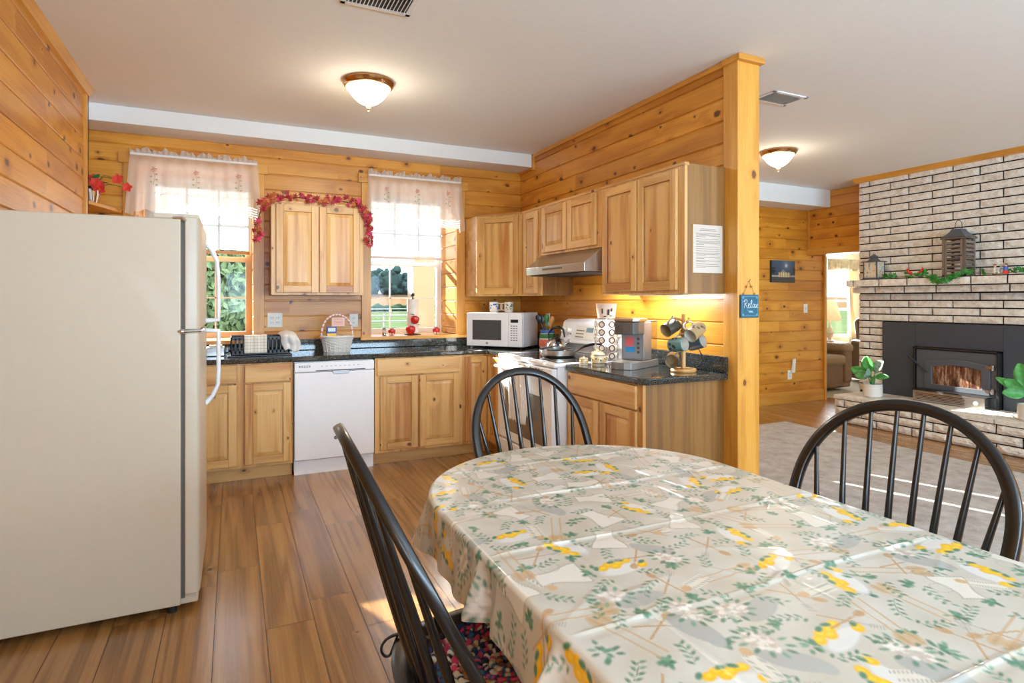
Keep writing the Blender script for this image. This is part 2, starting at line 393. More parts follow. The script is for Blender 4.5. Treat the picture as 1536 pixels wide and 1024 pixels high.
# ------------------------------------------------------------------ structure: planked walls, floor, ceiling
def planks(mb, ax, u0, u1, z0, z1, plane, sgn, holes=(), ph=.135, t=.018, zs=0.0):
    """horizontal tongue-and-groove boards on a wall; ax = run axis, plane = back coordinate, sgn = facing"""
    z = zs
    while z < z1-1e-4:
        a, b = max(z, z0), min(z+ph, z1); z += ph
        if b-a < .012: continue
        u = u0; cuts = [u0]
        while True:
            u += uni(1.3, 3.2)
            if u > u1-.4: break
            cuts.append(u)
        cuts.append(u1)
        for i in range(len(cuts)-1):
            segs = [(cuts[i], cuts[i+1], a, b)]
            for (ha, hb, hz0, hz1) in holes:
                ns = []
                for (p, q, c, d) in segs:
                    if q <= ha or p >= hb or d <= hz0 or c >= hz1: ns.append((p, q, c, d)); continue
                    if p < ha: ns.append((p, ha, c, d))
                    if q > hb: ns.append((hb, q, c, d))
                    pp, qq = max(p, ha), min(q, hb)
                    if c < hz0: ns.append((pp, qq, c, hz0))
                    if d > hz1: ns.append((pp, qq, hz1, d))
                segs = ns
            pid = rnd(); ou, ov, ow = uni(0, 50), uni(0, 50), uni(0, 9)
            for (p, q, c, d) in segs:
                if q-p < .004 or d-c < .004: continue
                e = .005 if d-c > .03 else .001
                h_ = .0028 if d-c > .03 else .0
                pr = [(0, c), (t-.009, c), (t-.009, c+h_), (t-e, c+h_), (t, c+e+h_), (t, d-e-h_), (t-e, d-h_), (t-.009, d-h_), (t-.009, d), (0, d)]
                vs = []; wc = []
                for uu in (p, q):
                    for (dd, zz) in pr:
                        w_ = plane+sgn*dd
                        vs.append((uu, w_, zz) if ax == 'x' else (w_, uu, zz)); wc.append((uu+ou, zz-a+ov*7.13, dd+ow))
                fs = [(k, (k+1) % 10, 10+(k+1) % 10, 10+k) for k in range(10)]+[tuple(range(10)), tuple(range(19, 9, -1))]
                mb.add(vs, fs, wc, pid)
    return mb
def struct(name, mb, mat, **k): o = mb.build(name, mat, **k); o['kind'] = 'structure'; return o

W1 = (-.69, .153, 1.02, 2.42); W2 = (1.138, 1.966, 1.02, 2.42); GY = 5.90
mb = MB(); planks(mb, 'x', -1.36, XR+.015, 0, HB, W+.018, -1, [W1, W2])
# reveals of both windows, planked like the wall
for (a, b, c, d) in (W1, W2):
    planks(mb, 'y', W+.012, GY, c, d, a-.018, 1)
    planks(mb, 'y', W+.012, GY, c, d, b+.018, -1)
    mb.box(a-.018, b+.018, W+.01, GY, d, d+.018, 'x', 'z')
struct('wall_back', mb, 'pine')
mb = MB()
for (a, b, z0, z1) in ((-1.6, W1[0]-.02, 0, 2.8), (W1[1]+.02, W2[0]-.02, 0, 2.8), (W2[1]+.02, 2.70, 0, 2.8), (W1[0]-.02, W1[1]+.02, 0, .98), (W1[0]-.02, W1[1]+.02, 2.44, 2.8), (W2[0]-.02, W2[1]+.02, 0, .98), (W2[0]-.02, W2[1]+.02, 2.44, 2.8)):
    mb.box(a, b, W+.02, GY, z0, z1)
struct('wall_back_core', mb, 'cream_wall')
mb = MB(); planks(mb, 'y', -3, 4.82, 0, HC, LW-.018, 1)
struct('wall_left', mb, 'pine')
struct('wall_left_core', MB().box(-1.05, LW-.018, -3, 4.82, 0, HC), 'cream_wall')
mb = MB(); planks(mb, 'y', 4.83, W, 0, HB, -1.378, 1); mb.box(-1.36, LW, 4.80, 4.822, 0, HB)
struct('wall_recess', mb, 'pine')
# corner trim and crown on the left wall
struct('trim_1', MB().box(LW-.012, LW+.016, 4.775, 4.845, 0, HC, 'z', 'x').box(-.96, LW+.016, 4.822, 4.845, 0, HC, 'z', 'y'), 'pine_trim', bevel=.003)
struct('trim_2', MB().prism([(LW, HC-.055), (LW+.02, HC-.05), (LW+.045, HC), (LW, HC)], -3, 4.86, 'y', g='y', f='x'), 'pine_trim')
# partition between kitchen and living room
mb = MB(); planks(mb, 'y', 2.66, W, 0, HC, XR+.018, -1); planks(mb, 'y', 2.66, W, 0, HC, XR+.148, 1)
mb.box(XR+.018, XR+.148, 2.66, W, 0, HC, 'z')
struct('wall_partition', mb, 'pine')
mb = MB(); mb.box(XR-.006, XR+.166, 2.552, 2.648, 0, HC, 'z', 'y')
mb.box(XR-.012, XR+.0, 2.548, 2.662, 0, HC, 'z', 'x')
mb.box(XR-.03, XR+.18, 2.52, 2.66, HC-.035, HC, 'x', 'z')
struct('trim_post', mb, 'pine_trim', bevel=.004)
struct('trim_3', MB().box(XR-.02, XR, 2.66, 5.16, HC-.035, HC, 'y', 'x'), 'pine_trim', bevel=.004)
struct('trim_4', MB().box(XR-.022, XR+.002, 5.125, 5.165, HB-.03, HC, 'z', 'x').box(XR-.02, XR, 5.165, W, HB-.02, HB, 'y', 'x'), 'pine_trim', bevel=.003)
struct('beam_kitchen', MB().box(-1.4, XR, 5.16, W+.03, HB, HC+.02), 'ceiling')
struct('beam_living', MB().box(XR+.166, 7.0, 5.17, 5.55, 2.56, HC+.02), 'ceiling')
# living room back wall; two windows of it are hidden from the kitchen by the partition
LB = 5.5
W3 = (2.9, 3.62, 1.10, 2.2); W4 = (5.3, 5.9, 1.22, 1.60)
mb = MB(); planks(mb, 'x', XR+.15, 7.33, 0, 2.56, LB+.018, -1, [W3, W4]); struct('wall_living_back', mb, 'pine')
mb = MB()
for (a, b, z0, z1) in ((2.70, W3[0], 0, 2.8), (W3[1], W4[0], 0, 2.8), (W4[1], 7.33, 0, 2.8), (W3[0], W3[1], 0, W3[2]), (W3[0], W3[1], W3[3], 2.8), (W4[0], W4[1], 0, W4[2]), (W4[0], W4[1], W4[3], 2.8)):
    mb.box(a, b, LB+.02, LB+.30, z0, z1)
struct('wall_living_core', mb, 'cream_wall')
mb = MB(); planks(mb, 'y', 4.58, LB, 1.965, HC-.001, 7.018, -1); mb.box(7.02, 7.31, 4.60, LB+.3, 1.955, HC-.001)
struct('wall_header', mb, 'pine')
mb = MB().box(6.975, 7.0, 4.5, LB, 1.955, 2.04, 'y', 'x').box(6.985, 7.012, 5.47, 5.5, 2.04, 2.56, 'z', 'x')
mb.box(7.30, 7.345, 5.475, 5.80, 0, 1.955, 'z', 'y')
struct('trim_5', mb, 'pine_trim', bevel=.003)
struct('baseboard_living', MB().box(XR+.166, 7.30, LB-.018, LB, 0, .15, 'x', 'y'), 'pine_trim', bevel=.003)
mb = MB(); planks(mb, 'y', -3, 4.57, 0, HC, 7.06, -1); struct('wall_right', mb, 'pine')
struct('trim_6', MB().prism([(6.60, HC), (6.68, HC), (6.68, HC-.05), (6.655, HC-.045)], 2.30, 4.60, 'y', g='y', f='x'), 'pine_trim')
# rear wall with two wide windows, behind the camera
mb = MB(); planks(mb, 'x', LW, 7.05, 0, HC, -3.018, 1, [(-.2, 3.4, .8, 2.3), (4.0, 6.6, .8, 2.3)]); struct('wall_rear', mb, 'pine')
def rear_win(i, a, b):
    mb = MB()
    for p, q in ((a, a+.06), (b-.06, b), ((a+b)/2-.03, (a+b)/2+.03)): mb.box(p, q, -3.06, -3.0, .8, 2.3, 'z')
    mb.box(a, b, -3.06, -3.0, .8, .86).box(a, b, -3.06, -3.0, 2.24, 2.3)
    o = struct('window_%d' % i, mb, 'white_matte')
    MB().box(a+.03, b-.03, -3.035, -3.03, .83, 2.27).build('pane', 'glass', o)
rear_win(5, -.2, 3.4); rear_win(6, 4.0, 6.6)
struct('ceiling', MB().box(-1.5, 7.3, -3.1, 6.0, HC, HC+.1), 'ceiling')
# floor boards run along Y
mb = MB(); x = -1.4
while x < 7.4:
    y = -3.0-uni(0, 1.2)
    while y < 5.6:
        L = 1.22; a, b = max(y, -3), min(y+L, 5.56); y += L
        if b-a < .01: continue
        g_ = .0012; vs = [(x+g_, a+g_, 0), (x+.19-g_, a+g_, 0), (x+.19-g_, b-g_, 0), (x+g_, b-g_, 0)]
        o1, o2, o3 = uni(0, 50), uni(0, 50), uni(0, 9)
        mb.add(vs, [(0, 1, 2, 3)], [(v[1]+o1, v[0]-x+o2*3, o3) for v in vs])
    x += .19
m2 = MB(); 
fl = struct('floor', mb, 'floor_wood')
struct('floor_base', MB().box(-1.5, 7.35, -3.05, 5.9, -.12, -.0015), 'dark')

# windows
def window(i, w_, ncol):
    a, b, c, d = w_
    y0, y1 = GY, GY+.06
    mb = MB(); fr = .05
    for p, q in ((a, a+fr), (b-fr, b)): mb.box(p, q, y0, y1, c, d, 'z')
    mb.box(a+fr, b-fr, y0, y1, c, c+fr).box(a+fr, b-fr, y0, y1, d-fr, d).box(a+fr, b-fr, y0+.005, y1-.005, 1.70, 1.745)
    root = struct('window_%d' % i, mb, 'white_matte' if i == 2 else 'sash_cream', bevel=.002)
    mu = MB(); gw = (b-a-2*fr)/ncol
    for k in range(1, ncol): mu.box(a+fr+k*gw-.006, a+fr+k*gw+.006, y0+.02, y1-.02, c+fr, d-fr)
    for z in (1.375, 2.05): mu.box(a+fr, b-fr, y0+.02, y1-.02, z-.006, z+.006)
    mu.build('muntin', 'white_matte', root)
    MB().box(a+fr, b-fr, y0+.03, y0+.034, c+fr, d-fr).build('pane', 'glass', root)
    # casing on the room side
    t = MB(); tw = .085
    t.box(a-tw, a, W-.02, W, c-.02, d+.0, 'z').box(b, b+tw, W-.02, W, c-.02, d, 'z')
    t.box(a-tw-.03, b+tw+.03, W-.03, W, d, d+.085, 'x')
    t.build('casing', 'pine_trim', root, bevel=.003)
    MB().box(a-.10, b+.10, W-.055, W+.0, c-.03, c, 'x', 'z').box(a+.001, b-.001, W, GY, c-.03, c, 'x', 'z').build('sill', 'pine_trim', root, bevel=.004)
    # blind
    bl = thing('window_blind', 'white slatted blind lowered halfway in the %s window' % ('left' if i == 1 else 'right'), 'blind', ((a+b)/2, GY-.05, d), group='blinds in the kitchen windows')
    s_ = MB(); z = 1.80
    while z < d-.06:
        s_.add([(a+.02, GY-.062, z), (b-.02, GY-.062, z), (b-.02, GY-.045, z+.021), (a+.02, GY-.045, z+.021)], [(0, 1, 2, 3)]); z += .0205
    s_.build('slat', 'blind', bl, kind='stuff')
    B(a+.015, b-.015, GY-.075, GY-.035, d-.05, d-.003).build('head_rail', 'white_matte', bl, bevel=.003)
    B(a+.02, b-.02, GY-.07, GY-.035, 1.765, 1.79).build('bottom_rail', 'white_matte' if i == 2 else 'plain_wood', bl, bevel=.004)
    # sheer valance
    x0, x1 = a-.035, b+.03
    side = 'left' if i == 1 else 'right'
    va = thing('window_valance', 'sheer white ruffled valance with embroidered roses on the %s window' % side, 'curtain', ((x0+x1)/2, W-.07, 2.5), group='sheer valances over the kitchen windows')
    sd = i*3.1
    def fn(u, v):
        z = 2.5-v*(.44+.018*abs(math.sin(u*PI*7+sd)))+(.0)
        if u < .06 or u > .94: z -= v*.035
        wv = .014*math.sin(u*60+sd)+.01*math.sin(u*23+2*sd); fl = (u-.5)*.06*v
        return (x0+(x1-x0)*u+fl, W-.065-.012*v+wv*(.3+v), z)
    MB().grid(fn, 150, 16).build('skirt', 'sheer', va, smooth=60)
    def fr_(u, v):
        z = 2.492+v*(.038+.012*math.sin(u*41+sd)+.008*math.sin(u*90+sd))
        return (x0+(x1-x0)*u, W-.066+.016*math.sin(u*150+sd)*(v), z)
    MB().grid(fr_, 220, 3).build('ruffle', 'sheer_dense', va, smooth=60)
    B(x0+.005, x1-.005, W-.075, W-.055, 2.478, 2.494).build('rod', 'white_matte', va)
    for k, u in enumerate((.18, .5, .84)):
        xx = x0+(x1-x0)*u; e = MB(); e2 = MB()
        for q in range(9):
            aa = q*2.4; rr = .004*math.sqrt(q)*1.6
            e.ball((xx+rr*math.cos(aa), W-.094, 2.37+rr*math.sin(aa)), .006, sy=.3, n=7, m=5)
        e2.tube([(xx, W-.092, 2.355), (xx+.008, W-.094, 2.31), (xx-.004, W-.096, 2.25)], .0018, 5)
        for q in range(5):
            sg = (-1)**q; e2.ball((xx+sg*.018, W-.095, 2.335-q*.021), .009, sy=.2, sz=.6, n=7, m=5)
        r_ = e.build('embroidered_rose', flat('rose_thread', (206, 160, 146), .8), va); e2.build('embroidered_stem', flat('stem_thread', (164, 176, 146), .8), va)
    e = MB()
    for q in range(46):
        xx = x0+.02+(x1-x0-.04)*q/45
        e.ball((xx, W-.094, 2.185+.006*math.sin(q*1.7)), .0042, sy=.4, n=6, m=4)
    e.build('eyelet_band', 'white_matte', va)
    return root
window(1, W1, 3); window(2, W2, 3)
for i, w_ in ((3, W3), (4, W4)):
    a, b, c, d = w_; mb = MB()
    for p, q in ((a, a+.05), (b-.05, b)): mb.box(p, q, LB+.2, LB+.26, c, d, 'z')
    mb.box(a, b, LB+.2, LB+.26, c, c+.05).box(a, b, LB+.2, LB+.26, d-.05, d)
    o = struct('window_%d' % i, mb, 'white_matte'); MB().box(a-.07, a, LB-.016, LB, c-.07, d+.07, 'z').box(b, b+.07, LB-.016, LB, c-.07, d+.07, 'z').box(a, b, LB-.016, LB, d, d+.07).box(a, b, LB-.016, LB, c-.07, c).box(a, b, LB, LB+.2, c-.02, c).build('casing', 'pine_trim', o); MB().box(a+.04, b-.04, LB+.23, LB+.234, c+.04, d-.04).build('pane', 'glass', o)
# closed drapes of window 3 leave two slits of sun
dr = thing('living_drapes', 'beige drapes drawn almost closed over the living room window behind the partition', 'curtain', (3.3, LB+.12, 2.2), group=None)
for (a, b) in ((2.905, 3.065), (3.10, 3.475), (3.505, 3.615)):
    MB().grid(lambda u, v: (a+(b-a)*u, LB+.12+.012*math.sin((a+(b-a)*u)*90), 2.2-1.2*v), 40, 2).build('drape_panel', 'drape', dr, solid=.004)

# ------------------------------------------------------------------ outdoors
mb = MB(); mb.add([(-60, 6, -.7), (120, 6, -.7), (120, 112, -.7), (-60, 112, -.7)], [(0, 1, 2, 3)])
tag(mb.build('lawn', 'grass'), 'green lawn outside the kitchen windows', 'lawn')['kind'] = 'structure'
mb = MB(); mb.add([(-140, 112, -.7), (300, 112, -.7), (300, 250, 4.6), (-140, 250, 4.6)], [(0, 1, 2, 3)])
tag(mb.build('crop_field', 'field'), 'tan harvested field rising to the trees', 'field')['kind'] = 'structure'
def blob(mb, c, r, sz=.8, n=16, m=10, sd=0):
    def q(th, ph):
        d = Vector((math.sin(th)*math.cos(ph), math.sin(th)*math.sin(ph), math.cos(th)))
        k = 1+.35*noise.noise(d*2+Vector(c)*.3+Vector((sd, 0, 0)))+.15*noise.noise(d*6+Vector(c))
        return Vector(c)+Vector((d.x, d.y, d.z*sz))*r*k
    mb.grid(lambda u, v: q(v*PI, u*2*PI), n, m)
g = 'trees along the far edge of the field'
random.seed(3)
for k in range(16):
    xx = 36+k*4.6+uni(-.5, .5); yy = 226+(k % 2)*9; h = uni(9, 12.5)
    t = thing('tree', 'hazy dark green tree in the line beyond the tan field', 'tree', (xx, yy, 3.6), group=g)
    f = MB(); blob(f, (xx, yy, 3.6+h*.4), 3.8, h/2.4/3.8, 16, 10, sd=k*3)
    for q in range(12):
        a_ = uni(0, 6.28); blob(f, (xx+3*math.cos(a_), yy-1-1.5*abs(math.sin(a_)), 3.6+uni(.1, .82)*h), uni(1.0, 1.8), .9, 9, 7, q)
    f.build('foliage', 'tree_far', t, smooth=60)
    MB().tube([(xx, yy, 3.4), (xx, yy, 3.6+h*.5)], .3, 8).build('trunk', 'bark', t)
mb = MB()
for k in range(56): blob(mb, (4+k*1.7, 110+uni(-.5, .5), -.3), uni(1.1, 1.5), .75, 9, 6, k)
tag(mb.build('hedgerow', 'hedge', smooth=60), 'low green row of weeds between lawn and tan field', 'hedge')['kind'] = 'stuff'
for (Y_, lab) in ((46, 'nearer grey rail fence crossing the lawn outside'), (84, 'farther grey rail fence crossing the lawn outside')):
    f_ = thing('rail_fence', lab, 'fence', (Y_*.27, Y_, -.7))
    for k in range(9): B(Y_*.1+k*3, Y_*.1+k*3+.14, Y_, Y_+.14, -.8, .35, 'z').build('fence_post', 'rail', f_)
    for z in (-.25, .2): MB().tube([(Y_*.1, Y_, z), (Y_*.1+24.1, Y_, z+.02)], .07, 6).build('fence_rail', 'rail', f_)
pp = thing('porch_post', 'square pale porch column standing outside the right window', 'column', (2.12, 7.4, -.7))
B(2.08, 2.36, 7.36, 7.64, -.7, 3.2).build('shaft', 'porch', pp); B(2.04, 2.40, 7.32, 7.68, -.7, -.5).build('plinth', 'porch', pp)
def leafy_tree(name, label, x, y, z0, h, r, n, s=.1):
    t = thing(name, label, 'tree', (x, y, z0)); f = MB(); rg = random.Random(5)
    for k in range(n):
        d = Vector((rg.gauss(0, 1), rg.gauss(0, 1), rg.gauss(0, 1))).normalized()*r*(rg.random()**.4)
        c_ = Vector((x, y, z0+h))+Vector((d.x, d.y*.6, d.z*1.25))
        q = Euler((rg.uniform(0, 6), rg.uniform(0, 6), rg.uniform(0, 6))).to_matrix()
        a = rg.uniform(.6, 1.3)*s
        f.add([c_+q @ Vector(v)*a for v in ((-1, 0, 0), (0, -.45, .1), (1, 0, 0), (0, .45, .1))], [(0, 1, 2, 3)])
    f.build('foliage', 'tree_leaf', t); MB().tube([(x, y, z0), (x+.1, y, z0+h*.5), (x, y, z0+h)], [.15, .12, .06], 8).build('trunk', 'bark', t)
leafy_tree('leafy_tree', 'sunlit green tree filling the left window', 0, 10.6, -.7, 2.1, 1.5, 19000, .08)
leafy_tree('leafy_tree', 'broad green tree farther behind the one in the left window', .3, 16, -.7, 2.5, 2.5, 12000, .17)

# ------------------------------------------------------------------ cabinets
def cab_door(name, parent, T, w_, h_, raised=True):
    mb = MB(T); s_ = .055 if w_ > .2 else .045; t = .02
    if not raised:
        mb.box(0, w_, -t, 0, 0, h_, 'x', 'y')
        return mb.build(name, 'hickory', parent, bevel=.005, seg=3)
    mb.box(0, s_, -t, 0, 0, h_, 'z').box(w_-s_, w_, -t, 0, 0, h_, 'z')
    mb.box(s_, w_-s_, -t, 0, 0, s_, 'x').box(s_, w_-s_, -t, 0, h_-s_, h_, 'x')
    e = .03; a0, a1, b0, b1 = s_, w_-s_, s_, h_-s_
    q0 = [(a0, -.008, b0), (a1, -.008, b0), (a1, -.008, b1), (a0, -.008, b1)]
    q1 = [(a0+e, -.017, b0+e), (a1-e, -.017, b0+e), (a1-e, -.017, b1-e), (a0+e, -.017, b1-e)]
    mb.hexa(q0, q1, 'z', 'y')
    return mb.build(name, 'hickory', parent, bevel=.0035, seg=2)
def frame(parent, T, w_, z0, z1, opens):
    """face frame: boards around openings; opens = [(x0,x1,z0,z1)]"""
    mb = MB(T); t = .02
    xs = sorted(set([0.0, w_]+[o[0] for o in opens]+[o[1] for o in opens]))
    mb.box(0, w_, -.001, t, z0, z1, 'z')
    return mb.build('face_frame', 'hickory', parent, bevel=.002)
def upper(label, T, w_, z0, z1, doors, dep=.32, end=None, loc=None):
    r = thing('wall_cabinet', label, 'cabinet', loc, group=None)
    MB(T).box(.002, w_-.002, .02, dep-.001, z0, z1, 'z', 'x').build('body', 'laminate', r)
    frame(r, T, w_, z0, z1, [])
    MB(T).box(-.004, w_+.004, -.006, .03, z1-.012, z1+.006, 'x', 'z').build('top_molding', 'hickory', r, bevel=.002)
    for (a, b) in doors: cab_door('door', r, T @ Matrix.Translation((a, -.001, z0+.02)), b-a, z1-z0-.045)
    return r
Tb = lambda x, y: TR(x, y, 0)
upper('two-door knotty hickory wall cabinet between the windows, under the leaf garland', Tb(.276, W-.32), .733, 1.395, 2.155, [(.035, .362), (.372, .70)], loc=(.64, W, 1.395))
TL = lambda y: TR(XR-.32, y, 0, -PI/2)     # faces -X, local x runs toward the camera (-Y)
upper('narrow one-door wall cabinet left of the range hood', TL(4.745), .345, 1.39, 2.14, [(.04, .30)], loc=(XR, 4.55, 1.39))
upper('short two-door wall cabinet above the range hood', TL(4.395), .905, 1.725, 2.14, [(.045, .44), (.455, .85)], loc=(XR, 3.94, 1.725))
u4 = upper('large two-door wall cabinet above the coffee maker with a sheet of paper on its side', TL(3.49), .845, 1.39, 2.14, [(.03, .415), (.43, .79)], loc=(XR, 3.06, 1.39))
B(XR-.20, XR-.14, 2.80, 3.34, 1.382, 1.391).build('light_bar', 'white_matte', u4, bevel=.003)
light('under_cabinet_lamp', 'AREA', (XR-.17, 3.07, 1.380), (0, -.35, 0), 8.5, (.84, .92, 1), shape='RECTANGLE', size=.05, size_y=.52)
# diagonal corner cabinet
r = thing('wall_cabinet', 'diagonal corner wall cabinet above the microwave', 'cabinet', (2.4, 5.2, 1.39))
MB().prism([(2.06, W-.001), (2.06, 5.135), (2.345, 4.765), (XR-.001, 4.765), (XR-.001, W-.001)], 1.39, 2.14, 'z', 'x', 'z').build('body', 'hickory', r, bevel=.002)
dv = Vector((2.345-2.06, 4.75-5.13)); L = dv.length; T = TR(2.06, 5.13, 0, math.atan2(dv.y, dv.x))
frame(r, T, L, 1.39, 2.14, []); cab_door('door', r, T @ Matrix.Translation((.035, -.002, 1.41)), L-.07, .705)
MB(T).box(-.004, L+.004, -.006, .03, 2.128, 2.146, 'x', 'z').build('top_molding', 'hickory', r, bevel=.002)

def base(label, T, w_, doors, drawers, dep=.60, loc=None, body=True, ends='laminate'):
    r = thing('base_cabinet', label, 'cabinet', loc)
    MB(T).box(.002, w_-.002, .02, dep, .10, .878, 'z', 'x').build('body', ends, r)
    MB(T).box(.002, w_-.002, .06, .08, 0, .10, 'x').build('toe_kick', 'hickory', r)
    frame(r, T, w_, .10, .878, [])
    for (a, b) in doors: cab_door('door', r, T @ Matrix.Translation((a, -.001, .125)), b-a, .60)
    for (a, b) in drawers: cab_door('drawer', r, T @ Matrix.Translation((a, -.001, .735)), b-a, .135, False)
    return r
FY = W-.62
base('base cabinet beside the dishwasher, two drawers over two doors, under the dish rack', Tb(-.36, FY), .773, [(.06, .38), (.437, .757)], [(.06, .38), (.437, .757)], loc=(.03, FY, 0))
base('base cabinet in the left corner behind the refrigerator', Tb(-1.295, FY), .93, [(.05, .45), (.48, .88)], [(.05, .45), (.48, .88)], loc=(-.8, FY, 0))
base('sink-width base cabinet right of the dishwasher, one wide drawer front over two doors', Tb(1.042, FY), .76, [(.04, .355), (.37, .725)], [(.015, .725)], loc=(1.42, FY, 0))
# corner cabinet (L shaped)
r = thing('base_cabinet', 'corner base cabinet under the microwave, left of the range', 'cabinet', (2.2, 5.1, 0))
MB().prism([(1.806, W-.02), (1.806, FY+.02), (2.06, FY+.02), (2.06, 4.40), (XR-.02, 4.40), (XR-.02, W-.02)], .10, .878, 'z', 'x', 'z').build('body', 'laminate', r)
MB().box(1.804, 2.045, FY, FY+.02, .10, .878, 'z').box(2.045, 2.065, 4.40, FY+.02, .10, .878, 'z', 'x').build('face_frame', 'hickory', r)
MB().box(1.804, 2.10, FY+.07, FY+.09, 0, .10, 'x').box(2.10, 2.12, 4.40, FY+.09, 0, .10, 'y', 'x').build('toe_kick', 'hickory', r)
cab_door('door', r, TR(1.82, FY-.001, .125), .205, .735); cab_door('door', r, TR(2.044, FY-.03, .125, -PI/2), .37, .735)
TB2 = TR(2.055, 3.455, 0, -PI/2)
r = base('end base cabinet under the coffee maker with a bare laminate end panel', TB2, .80, [(.02, .375), (.40, .755)], [(.02, .755)], dep=.609, loc=(2.4, 3.05, 0))

# worktops
def worktop(label, poly, splash, loc):
    r = thing('worktop', label, 'worktop', loc)
    MB().prism(poly, .88, .918, 'z').build('slab', 'counter', r, bevel=.008, seg=3)
    mb = MB()
    for s_ in splash: mb.box(*s_, .918, 1.015)
    mb.build('backsplash', 'counter', r, bevel=.006, seg=2)
    return r
worktop('dark speckled worktop along the back wall turning the corner to the range', [(-1.335, W-.001), (-1.335, 4.81), (2.025, 4.81), (2.025, 4.395), (XR-.001, 4.395), (XR-.001, W-.001)], [(-1.335, XR-.001, W-.02, W-.001), (XR-.02, XR-.001, 4.395, W-.02)], (1, W, .88))
worktop('short dark speckled worktop beside the post, under the coffee maker', [(2.025, 3.452), (2.025, 2.66), (2.06, 2.618), (XR-.012, 2.618), (XR-.012, 3.452)], [(XR-.03, XR-.012, 2.618, 3.452)], (2.4, 3.03, .88))

# dishwasher
r = thing('dishwasher', 'white built-in dishwasher between the wooden base cabinets', 'dishwasher', (.727, FY, 0))
B(.422, 1.034, FY+.02, W-.05, .02, .872).build('body', 'white', r)
B(.424, 1.032, FY-.022, FY+.02, .115, .79).build('door', 'white', r, bevel=.006, seg=3)
cp = B(.424, 1.032, FY-.024, FY+.02, .795, .868).build('control_panel', 'white', r, bevel=.006, seg=3)
MB().box(.58, .96, FY-.0245, FY-.02, .800, .806).build('handle_slot', 'dark', r)
MB().prism([(.70, .80), (.715, .772), (.83, .772), (.845, .80)], FY-.028, FY-.02, 'y').build('handle_pocket', 'steel', r, bevel=.003)
mb = MB()
for k in range(2):
    for q in range(5): mb.box(.455+q*.018, .468+q*.018, FY-.0255, FY-.0235, .832+k*.009, .836+k*.009)
mb.build('vent_slot', 'dark', cp)
mb = MB()
for q in range(9): mb.box(.62+q*.035, .632+q*.035, FY-.0252, FY-.0235, .835, .838)
mb.build('button_mark', 'ink', cp)
B(.424, 1.032, FY+.01, FY+.03, .0, .105).build('kick_plate', 'white', r)
lg = MB().lathe([(.013, 0), (.013, .003), (0, .003)], (0, 0, 0), 20, M_=Matrix.Rotation(PI/2, 4, 'X')); 
for i in range(len(lg.v)): lg.v[i] = lg.v[i]+Vector((.73, FY-.022, .27))
lo = lg.build('badge', 'ink_dark', r); text('badge_letters', 'GE', .014, TR(.73, FY-.0255, .27) @ UPX, 'sign_line', lo)

# ------------------------------------------------------------------ refrigerator
FF = 2.909
r = thing('refrigerator', 'white top-freezer refrigerator with textured side standing by the left wall', 'refrigerator', (-.5, 3.28, 0))
B(-.895, -.205, FF, 3.65, .035, 1.70).build('body', 'fridge', r, bevel=.006, seg=3)
B(-.205, -.19, FF+.012, 3.64, .06, 1.695).build('gasket', 'gasket', r)
def rdoor(z0, z1):
    pr = [(-.19, FF+.004)]+[(-.132-.03*(1-math.cos(a))*.6, FF+.004+.03*(1-math.sin(a))) for a in (0, .3, .6, .9, 1.2, 1.5)][::-1]+[(-.132-.03*(1-math.cos(a))*.6, 3.648-.03*(1-math.sin(a))) for a in (0, .3, .6, .9, 1.2, 1.5)]+[(-.19, 3.648)]
    return MB().prism(pr, z0, z1, 'z')
def rhandle(zs, name='handle'):
    return MB().tube(zs, [.017, .02, .016, .015, .015, .016, .02][:len(zs)], 12, flat_=.7)
d1 = rdoor(1.222, 1.71).build('freezer_door', 'fridge', r, smooth=30, bevel=.004)
d2 = rdoor(.075, 1.208).build('fridge_door', 'fridge', r, smooth=30, bevel=.004)
hy = 3.55
rhandle([(-.135, hy, 1.655), (-.105, hy, 1.62), (-.08, hy, 1.56), (-.072, hy, 1.45), (-.072, hy, 1.30), (-.072, hy, 1.245), (-.14, hy, 1.24)]).build('handle', 'white', d1, smooth=50)
rhandle([(-.14, hy, 1.19), (-.072, hy, 1.185), (-.072, hy, 1.12), (-.072, hy, .98), (-.075, hy, .90), (-.10, hy, .84), (-.135, hy, .80)]).build('handle', 'white', d2, smooth=50)
B(-.31, -.135, FF+.01, FF+.12, 1.70, 1.722).build('hinge_cover', 'fridge', r, bevel=.005)
MB().tube([(-.215, FF+.004, 1.215), (-.19, FF-.002, 1.213), (-.13, FF+.006, 1.216), (-.12, FF+.05, 1.217)], .007, 8).ball((-.20, FF+.002, 1.214), .014).build('middle_hinge', 'chrome', r, smooth=True)
MB().tube([(-.235, FF+.008, 1.702), (-.20, FF+.004, 1.704), (-.185, FF+.004, 1.69)], .008, 8).build('top_hinge', 'chrome', r, smooth=True)
B(-.24, -.14, FF+.02, FF+.10, .03, .075).build('bottom_hinge', 'fridge', r, bevel=.006)
for (x, y) in ((-.86, 2.95), (-.86, 3.60), (-.24, 2.95), (-.24, 3.60)): MB().lathe([(.02, 0), (.02, .04)], (x, y, 0), 12).build('foot', 'dark', r)

